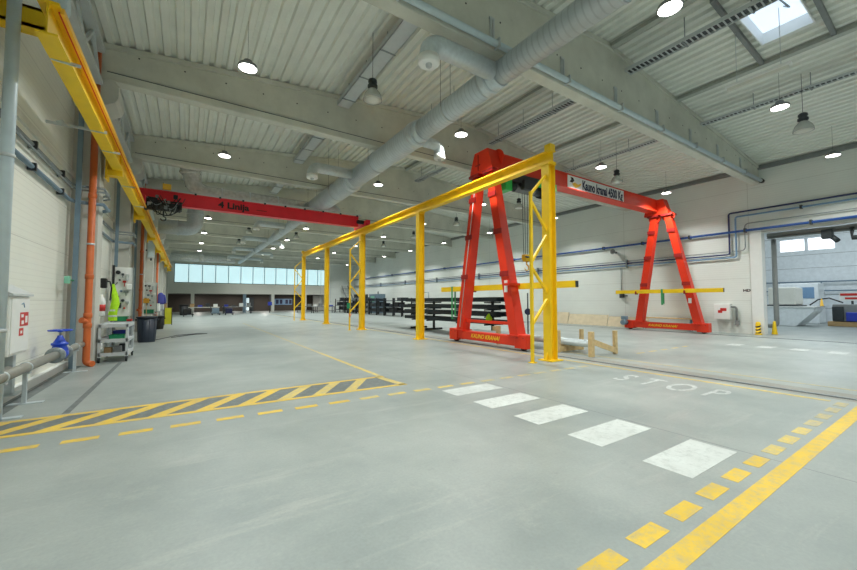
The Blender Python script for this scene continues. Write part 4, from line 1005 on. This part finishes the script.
# beige boards leaning on right wall
for k, (y0,y1,h,m) in enumerate(((16.7,20.0,.80,'board'),(13.75,16.65,.70,'board'),(11.2,13.7,.62,'board'))):
    o = obj('sheet_board', MB().prism([(XR-.36-.02*k,0.0),(XR-.32-.02*k,0.0),(XR-.10-.02*k,h),(XR-.14-.02*k,h)], 1, y0, y1), m)
    tag(origin(o,(XR-.3,(y0+y1)/2,0)), ('long beige board leaning on right wall behind the cradle','beige board leaning on right wall, middle of three','beige board leaning on right wall by the gantry motor','beige board leaning on right wall, seen between the yellow post and left gantry leg')[k], 'board', 'beige boards on the right wall')
t = thing('plank_trestle', 'low trestle with a long pale plank behind the right gantry legs', 'trestle', (22.5,9.6,0))
obj('plank', MB().bbox(22.35,22.75,8.65,11.6,.62,.68,.006), 'wood', t)
for y in (8.9,11.3): obj('leg', MB().bar((22.4,y,0),(22.5,y,.62),.05,.05).bar((22.7,y,0),(22.6,y,.62),.05,.05).bar((22.42,y,.3),(22.68,y,.3),.04,.04), 'bluegrey', t)

# ------------------------------------------------------------------ doorway and neighbouring bay
t = struct('door_1', MB().box(XR-.06,XR+.42,DY-.02,DY+.42,0,DZ+.1), 'white', None, 'white door jamb of the tall opening in right wall')
struct('trim_5', MB().box(XR-.03,XR+.4,YN,DY+.4,DZ-.02,DZ+.16), 'offwhite', None, 'white lintel over the tall opening')
t = thing('roller_door_shaft', 'dark grey roller door shaft with drive motor above the doorway', 'door drive', (XR+.5,3,4.8))
obj('shaft', MB().cyl((XR+.55,YN+.5,4.78),(XR+.55,5.95,4.78),.12,14).box(XR+.42,XR+.7,YN+.5,5.95,4.62,4.66), 'mgrey', t)
obj('drive_motor', MB().bbox(XR+.3,XR+.65,3.75,4.1,4.35,4.75,.03).cyl((XR+.5,3.85,4.5),(XR+.3,3.6,4.2),.1,12), 'dsteel', t)
obj('guide_tube', MB().tube([(XR+.5,3.2,4.75),(XR+.5,3.2,4.3),(XR+.5,1.0,4.2)],.1,10), 'dsteel', t)
pipe('vent_pipe', 'dark green-grey vertical pipe hooked at the bottom inside the doorway', 'pipe', [(XR+.75,5.78,4.6),(XR+.75,5.78,.75)]+bend((XR+.75,5.78,.75),(XR+.75,5.78,.4),(XR+.75,6.3,.4),5,.2)+[(XR+.75,6.15,.4)], .1, 'mgrey', 14)
for k, (y, m) in enumerate(((6.22,1),(5.85,0))):
    t = thing('guard_post', ('black and yellow striped guard post at the doorway jamb' if m else 'plain yellow guard post just inside the doorway'), 'guard post', (XR+(-.2 if m else .65),y,0), 'doorway guard posts')
    x = XR+(-.22 if m else .65)
    obj('post_body', MB().lathe((x,y,0), [(.14,0),(.14,.05),(.1,.06),(.1,.5),(.08,.6),(.001,.62)] if m else [(.12,0),(.11,.05),(.07,.4),(.05,.62),(.001,.64)], 16), 'yellow', t)
    if m:
        for z in (.12,.27,.42):
            st = MB(); n = 16
            for q in range(n):
                a0, a1 = 2*PI*q/n, 2*PI*(q+1)/n; r = .103
                dz = lambda a: .05*math.sin(a+2)
                st.poly([(x+r*math.cos(a0),y+r*math.sin(a0),z+dz(a0)-.035),(x+r*math.cos(a1),y+r*math.sin(a1),z+dz(a1)-.035),(x+r*math.cos(a1),y+r*math.sin(a1),z+dz(a1)+.035),(x+r*math.cos(a0),y+r*math.sin(a0),z+dz(a0)+.035)], [(0,1,2,3)])
            obj('black_stripe', st, 'black', t)
BX = 41.0
struct('wall_bay_back', MB().box(BX,BX+.3,YN,20,0,8.4), 'wall_r')
struct('wall_bay_side', MB().box(XR+.3,BX,20,20.3,0,8.4), 'wall_r')
struct('wall_bay_front', MB().box(XR+.3,BX,YN-.3,YN,0,8.4), 'wall_r')
struct('ceiling_bay', MB().box(XR+.3,BX+.3,YN,20,8.3,8.5), 'lgrey')
t = struct('door_2', MB().box(BX-.12,BX,2.5,13.2,0,7.4), 'plastic_wrap', None, 'pale sectional door in the back of the neighbouring bay')
for z in (1.05,2.1,3.15,4.2,5.25,6.7): obj('panel_joint', MB().box(BX-.125,BX-.12,2.5,13.2,z-.012,z+.012), 'mgrey', t)
for y0 in (6.42,8.05): obj('door_window', MB().box(BX-.14,BX-.12,y0+.05,y0+1.45,5.62,6.52), 'baypane', t)
t = thing('bay_pipe_rail', 'thin pipe rail across the back wall of the neighbouring bay', 'rail', (BX-.4,6,2.8))
obj('upper_pipe', MB().cyl((BX-.4,2,3.1),(BX-.4,13,3.1),.05,8), 'bluegrey', t); obj('lower_pipe', MB().cyl((BX-.4,2,2.4),(BX-.4,13,2.4),.05,8), 'bluegrey', t)
for y in (4.5,7.2,9.6): obj('drop', MB().box(BX-.44,BX-.36,y-.03,y+.03,2.4,3.1).box(BX-.42,BX-.12,y-.03,y+.03,2.7,2.76), 'bluegrey', t)
# wrapped boat-shaped load
t = thing('wrapped_hull', 'long white boat-shaped wrapped load on the floor beyond the doorway', 'load', (33,7.5,0))
hx0, hx1 = 32.4, 34.6
obj('hull', MB().prism([(10.3,.02),(6.95,.02),(6.15,.95),(6.05,1.2),(9.0,1.22),(10.3,1.15)], 0, hx0, hx1), 'plastic_wrap', t)
obj('hull_edge', MB().prism([(6.05,1.2),(9.0,1.22),(9.0,1.28),(6.0,1.27)], 0, hx0-.06, hx1+.06), 'white', t)
obj('fin', MB().prism([(9.1,1.2),(9.95,2.3),(10.3,2.2),(10.3,1.15)], 0, hx0, hx0+.4), 'plastic_wrap', t)
obj('wrapped_block', MB().bbox(32.6,34.3,6.95,8.3,1.36,2.5,.08), 'offwhite', t)
obj('cushion', MB().bbox(32.6,34.4,6.8,8.6,1.26,1.36,.04), 'dsteel', t)
t = thing('wrapped_crate', 'translucent blue-white wrapped crate behind the boat-shaped load', 'crate', (38,6,0))
obj('wrap', MB().bbox(37.4,39.2,6.8,9.2,0,2.9,.06), 'plastic_wrap', t)
obj('window_flap', MB().box(37.38,37.4,7.0,7.9,1.8,2.6), 'lblue', t)
t = thing('bay_machine', 'grey and black machine with hoses at the right end of the boat-shaped load', 'machine', (35,4.6,0))
obj('base', MB().box(34.4,36.6,3.9,5.9,.02,.3), 'tan', t); obj('body', MB().bbox(34.6,36.4,4.2,5.7,.3,1.4,.05), 'mgrey', t); obj('dark_front', MB().bbox(34.5,34.62,5.2,5.7,.35,1.25,.02), 'dsteel', t)
obj('blue_unit', MB().bbox(34.4,34.6,4.6,5.1,.35,.9,.03), 'bluebox', t); obj('hose', MB().tube([(34.5,5.2,1.5),(34.5,5.8,1.8),(34.5,6.3,1.7),(34.5,6.7,1.33)],.04,8), 'black', t)
t = thing('bay_sign', 'small sign with red lettering over the grey machine beyond the doorway', 'sign', (35.5,4.8,1.4))
obj('sign_panel', MB().box(35.4,35.45,4.4,5.5,1.62,2.15), 'white', t); obj('red_band', MB().box(35.38,35.4,4.45,5.45,1.95,2.1).box(35.38,35.4,4.65,5.25,1.72,1.84), 'label_red', t); obj('stake', MB().box(35.45,35.5,4.9,5.0,1.4,1.7), 'dsteel', t)
t = thing('wrapped_pallet', 'film wrapped pallet with dark marks at the right edge of the doorway view', 'pallet', (36.5,2.6,0))
obj('pallet_base', MB().box(35.6,37.4,1.6,3.7,.02,.16), 'wood', t); obj('film_load', MB().bbox(35.7,37.3,1.7,3.6,.16,1.4,.08), 'plastic_wrap', t); obj('dark_marks', MB().box(35.68,35.7,2.3,2.45,.5,1.0).box(35.68,35.7,2.6,2.72,.5,1.0).box(35.68,35.7,2.9,3.3,.5,.7).box(35.68,35.7,2.95,3.05,.5,1.1), 'text_dark', t)
o = obj('warning_cone', MB().lathe((34.0,6.05,0), [(.2,0),(.2,.04),(.15,.05),(.05,1.75),(.001,1.8)] if False else [(.10,1.28),(.09,1.3),(.03,1.75),(.001,1.76)], 14), 'amber'); tag(origin(o,(34.0,6.05,1.28)), 'small yellow cone standing on the boat-shaped load', 'cone')

# ------------------------------------------------------------------ far end: mezzanine with windows over a dark recess
ME = 18.75
struct('wall_mezzanine', MB().box(XL,ME,YF,YF+.3,2.6,4.02), 'offwhite', None, 'white parapet band under the far windows')
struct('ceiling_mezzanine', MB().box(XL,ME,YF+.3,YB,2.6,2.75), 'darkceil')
struct('trim_6', MB().box(XL,XR,YF,YF+.25,6.55,roof(XL)+.0), 'concrete', None, 'concrete lintel over the far windows')
struct('wall_mezzanine_end', MB().box(ME,ME+.2,YF,YB,0,6.6), 'wall_r')
w = struct('window_1', MB().box(XL+.9,ME,YF+.06,YF+.16,4.02,4.10).box(XL+.9,ME,YF+.06,YF+.16,6.47,6.55), 'mgrey', None, 'long band of far windows high above the recess')
nP = 13; x0 = XL+1.1
for k in range(nP+1):
    xx = x0+(ME-x0)*k/nP
    obj('mullion', MB().box(xx-.04,xx+.04,YF+.05,YF+.17,4.1,6.47), 'mgrey', w)
    if k < nP: obj('pane', MB().box(xx+.04,xx+(ME-x0)/nP-.04,YF+.10,YF+.12,4.1,6.47), 'pane', w)
struct('trim_7', MB().box(XL,x0-.04,YF-.03,YF+.25,2.6,6.55), 'offwhite', None, 'white pier left of the far windows')
struct('window_2', MB().box(ME+.3,ME+1.0,YF-.05,YF+.1,2.7,6.5), 'mgrey', None, 'grey framed end panel right of the far windows') if False else None
for k, x in enumerate((.7,6.9,10.65,15.3)):
    o = obj('support_column', MB().bbox(x-.2,x+.2,YF-.1,YF+.3,0,2.6,.02), 'offwhite' if k != 1 else 'bluegrey'); tag(origin(o,(x,YF,0)), 'pale square column under the far window band, '+ORD[k]+' from the left', 'column', 'columns under the mezzanine')
d = struct('door_3', MB().box(7.6,9.2,YB-.06,YB,0,2.2), 'dsteel', None, 'dark double door in the far recess, glowing glass leaf')
obj('door_glass', MB().box(7.75,8.15,YB-.08,YB-.06,.1,2.1).box(8.2,8.5,YB-.08,YB-.06,.1,2.1), 'screen', d)
t = thing('notice_board', 'pale notice board with dark posters on the far recess wall', 'notice board', (13.5,YB,1.2)); obj('panel', MB().box(12.2,15.2,YB-.07,YB-.02,1.0,2.0), 'lblue', t)
for x in (12.6,13.2,14.1,14.7): obj('poster', MB().box(x,x+.42,YB-.08,YB-.07,1.15,1.85), 'text_dark', t)
struct('wall_far_right', MB().box(ME+.2, XR, YF-.03, YF+.2, 0, roof(XR)), 'wall_r')
# stair at the right end of the mezzanine
t = thing('steel_stair', 'grey steel stair climbing beside the far mezzanine end', 'stair', (21.4,56,0))
for s in (0,1.0): obj('stringer', MB().bar((20.9+s,57.5,4.1),(20.9+s,53.0,.13),.06,.25), 'mgrey', t)
for k in range(14): obj('tread', MB().box(20.9,21.9,57.3-.32*k,57.6-.32*k,3.9-.285*k,3.94-.285*k), 'mgrey', t)
obj('handrail', MB().tube([(21.9,57.5,5.0),(21.9,53.0,1.0),(21.9,53.0,0)],.03,8), 'mgrey', t)
# tables and clutter in the recess
for k, (x, y, L, w) in enumerate(((1.8,52,3.2,'left of the far aisle'),(5.6,54,3.4,'in the middle of the far end'),(14.5,54,3.0,'before the pale notice board'),(15.6,50,3.0,'behind the far yellow posts'))):
    t = thing('assembly_table', 'dark assembly table '+w, 'table', (x,y,0), 'far assembly tables')
    obj('table_top', MB().bbox(x-L/2,x+L/2,y-.5,y+.5,.82,.9,.01), 'mgrey' if k else 'offwhite', t)
    for sx in (-1,1):
        for sy in (-1,1): obj('leg', MB().box(x+sx*(L/2-.1)-.04,x+sx*(L/2-.1)+.04,y+sy*.42-.04,y+sy*.42+.04,0,.82), 'dsteel', t)
    obj('under_shelf', MB().box(x-L/2+.1,x+L/2-.1,y-.4,y+.4,.3,.34), 'dsteel', t)
    for q in range(4):
        xx = x-L/2+.4+q*(L-.8)/3; hh = .15+.35*rnd.random()
        o = obj('storage_box', MB().bbox(xx-.22,xx+.22,y-.25,y+.25,.902,.9+hh,.015), ('tan','bluebox','dsteel','white','mgrey')[(q+k)%5]); tag(origin(o,(xx,y,.902)), ('tan','blue','dark','white','grey')[(q+k)%5]+' box on the dark assembly table '+w, 'box', 'boxes on the far tables')
for k, (x, y, m, w) in enumerate(((2.9,49,'bluegrey','blue-grey'),(4.2,48.5,'text_dark','dark blue'),(.2,46,'black','black'))):
    t = thing('hand_trolley', w+' low trolley on the far floor before the recess', 'trolley', (x,y,0))
    obj('deck', MB().bbox(x-.5,x+.5,y-.35,y+.35,.2,.28,.02), m, t); obj('load', MB().bbox(x-.4,x+.3,y-.3,y+.3,.28,.8,.04), m, t)
    obj('push_bar', MB().tube([(x-.5,y-.3,.25),(x-.55,y-.3,1.0),(x-.55,y+.3,1.0),(x-.5,y+.3,.25)],.03,8), 'dsteel', t)
    for sx in (-1,1):
        for sy in (-1,1): obj('wheel', MB().cyl((x+sx*.38-.03,y+sy*.28,.1),(x+sx*.38+.03,y+sy*.28,.1),.1,12), 'black', t)
bin_(-.2,50.5,.45,1.2,'black bin at the far left before the recess','black')
t = thing('jib_stand', 'slim pole with blue hoist box in the far recess, left of the pale column', 'stand', (9.6,57,0)); obj('pole', MB().cyl((9.9,56,0),(9.9,56,2.5),.05,8), 'dsteel', t); obj('hoist_box', MB().bbox(9.65,10.15,55.8,56.2,1.0,1.5,.04), 'bluebox', t)
for k,(x,y) in enumerate(((12.2,40),(13.3,40))):
    o = obj('hanging_rope', MB().cyl((x,y,7.4),(x,y,1.6),.02,6).lathe((x,y,1.45), [(.001,0),(.06,.02),(.06,.15),(.001,.18)], 8), 'lgrey'); tag(origin(o,(x,y,1.45)), 'thin pale rope hanging far back left of the last lattice post, '+('left one' if k == 0 else 'right one'), 'rope', 'hanging ropes')

# dark shelving along the right, far back
for k in range(5):
    y0 = 33.5+4.1*k; y1 = y0+3.8; xa, xb = 18.6, 19.8
    t = thing('storage_rack', 'dark steel storage rack by the right wall, '+ORD[k]+' from the front', 'rack', (19.2,y0,0), 'dark racks by the right wall')
    for x in (xa,xb):
        for y in (y0,(y0+y1)/2,y1): obj('upright', MB().box(x-.05,x+.05,y-.05,y+.05,0,1.95), 'black', t)
    for z in (.35,.95,1.6): obj('shelf', MB().box(xa,xb,y0,y1,z,z+.08), 'profile', t)
    for z in (.35,.95,1.6):
        yy = y0+.3
        while yy < y1-.9:
            L = .5+.5*rnd.random(); h = .22+.25*rnd.random()
            if z < 1.5 or rnd.random() < .45:
                o = obj('steel_part', MB().bbox(xa+.15,xb-.2,yy,yy+L,z+.082,z+.08+h,.02), ('profile','dsteel','black','mgrey')[rnd.randrange(4)])
                tag(origin(o,(19.2,yy,z+.08)), 'dark stacked steel part on the '+('lowest','middle','top')[(.35,.95,1.6).index(z)]+' shelf of the '+ORD[k]+' dark rack', 'part', 'steel parts on the dark racks')
            yy += L+.25
t = thing('tall_locker', 'tall dark locker behind the dark racks at the far right', 'locker', (21.5,51,0)); obj('case', MB().bbox(20.8,22.2,50,52,0,2.6,.02), 'dsteel', t); obj('door', MB().box(20.78,20.8,50.1,50.95,.1,2.5).box(20.78,20.8,51.05,51.9,.1,2.5), 'black', t)
t = thing('teal_machine', 'pale teal machine cabinet on the right wall behind the dark racks', 'machine', (21.6,46,0)); obj('case', MB().bbox(21,22.4,44.8,47.0,0,2.55,.04), 'bluegrey', t); obj('screen', MB().box(20.98,21,45.3,46.4,1.5,2.3), 'signgreen', t); obj('signal_lamp', MB().cyl((21.6,45.4,2.55),(21.6,45.4,2.9),.07,10), 'dsteel', t)
bin_(19.6,32.2,.5,1.05,'dark green-grey bin at the near end of the dark racks','dsteel')

for x in (1.5,6,10.5,15):  # added fill lights without fixtures, brightening the dark recess
    L = bpy.data.lights.new('recess_fill_light', 'AREA'); L.shape = 'DISK'; L.size = .6; L.energy = 120; L.color = (1,.93,.85)
    o = bpy.data.objects.new('recess_fill_light', L); COL.objects.link(o); o.location = (x,63.5,2.55)

# ------------------------------------------------------------------ daylight from the neighbouring bay and skylight
def area(loc, rot, sx, sy, W, col):
    L = bpy.data.lights.new('daylight', 'AREA'); L.shape = 'RECTANGLE'; L.size = sx; L.size_y = sy; L.energy = W; L.color = col
    o = bpy.data.objects.new('daylight', L); COL.objects.link(o); o.location = loc; o.rotation_euler = rot; return o
for (x,y) in ((28,-2),(28,6),(35,-2),(35,6),(31,13)):   # unseen lights without fixtures, added to fill the bay with daylight
    L = bpy.data.lights.new('bay_fill_light', 'AREA'); L.shape = 'DISK'; L.size = .8; L.energy = 300; L.color = (.86,.95,1)
    o = bpy.data.objects.new('bay_fill_light', L); COL.objects.link(o); o.location = (x,y,8.2)
w = bpy.data.worlds.new('sky'); SC.world = w; w.use_nodes = True
w.node_tree.nodes['Background'].inputs[0].default_value = (.6,.75,1,1); w.node_tree.nodes['Background'].inputs[1].default_value = .5

# ------------------------------------------------------------------ camera and view
cam = bpy.data.cameras.new('camera'); co = bpy.data.objects.new('camera', cam); COL.objects.link(co)
cam.sensor_width = 36; cam.lens = 370/857*36; cam.clip_start = .05; cam.clip_end = 300
co.location = (0,0,1.6); co.rotation_euler = (math.radians(92.5), 0, math.radians(-33.2))
SC.camera = co
SC.view_settings.view_transform = 'Standard'; SC.view_settings.look = 'None'; SC.view_settings.gamma = 1; SC.view_settings.use_curve_mapping = False
SC.view_settings.exposure = -0.18
SC.cycles.max_bounces = 10; SC.cycles.diffuse_bounces = 6; SC.cycles.sample_clamp_indirect = 4
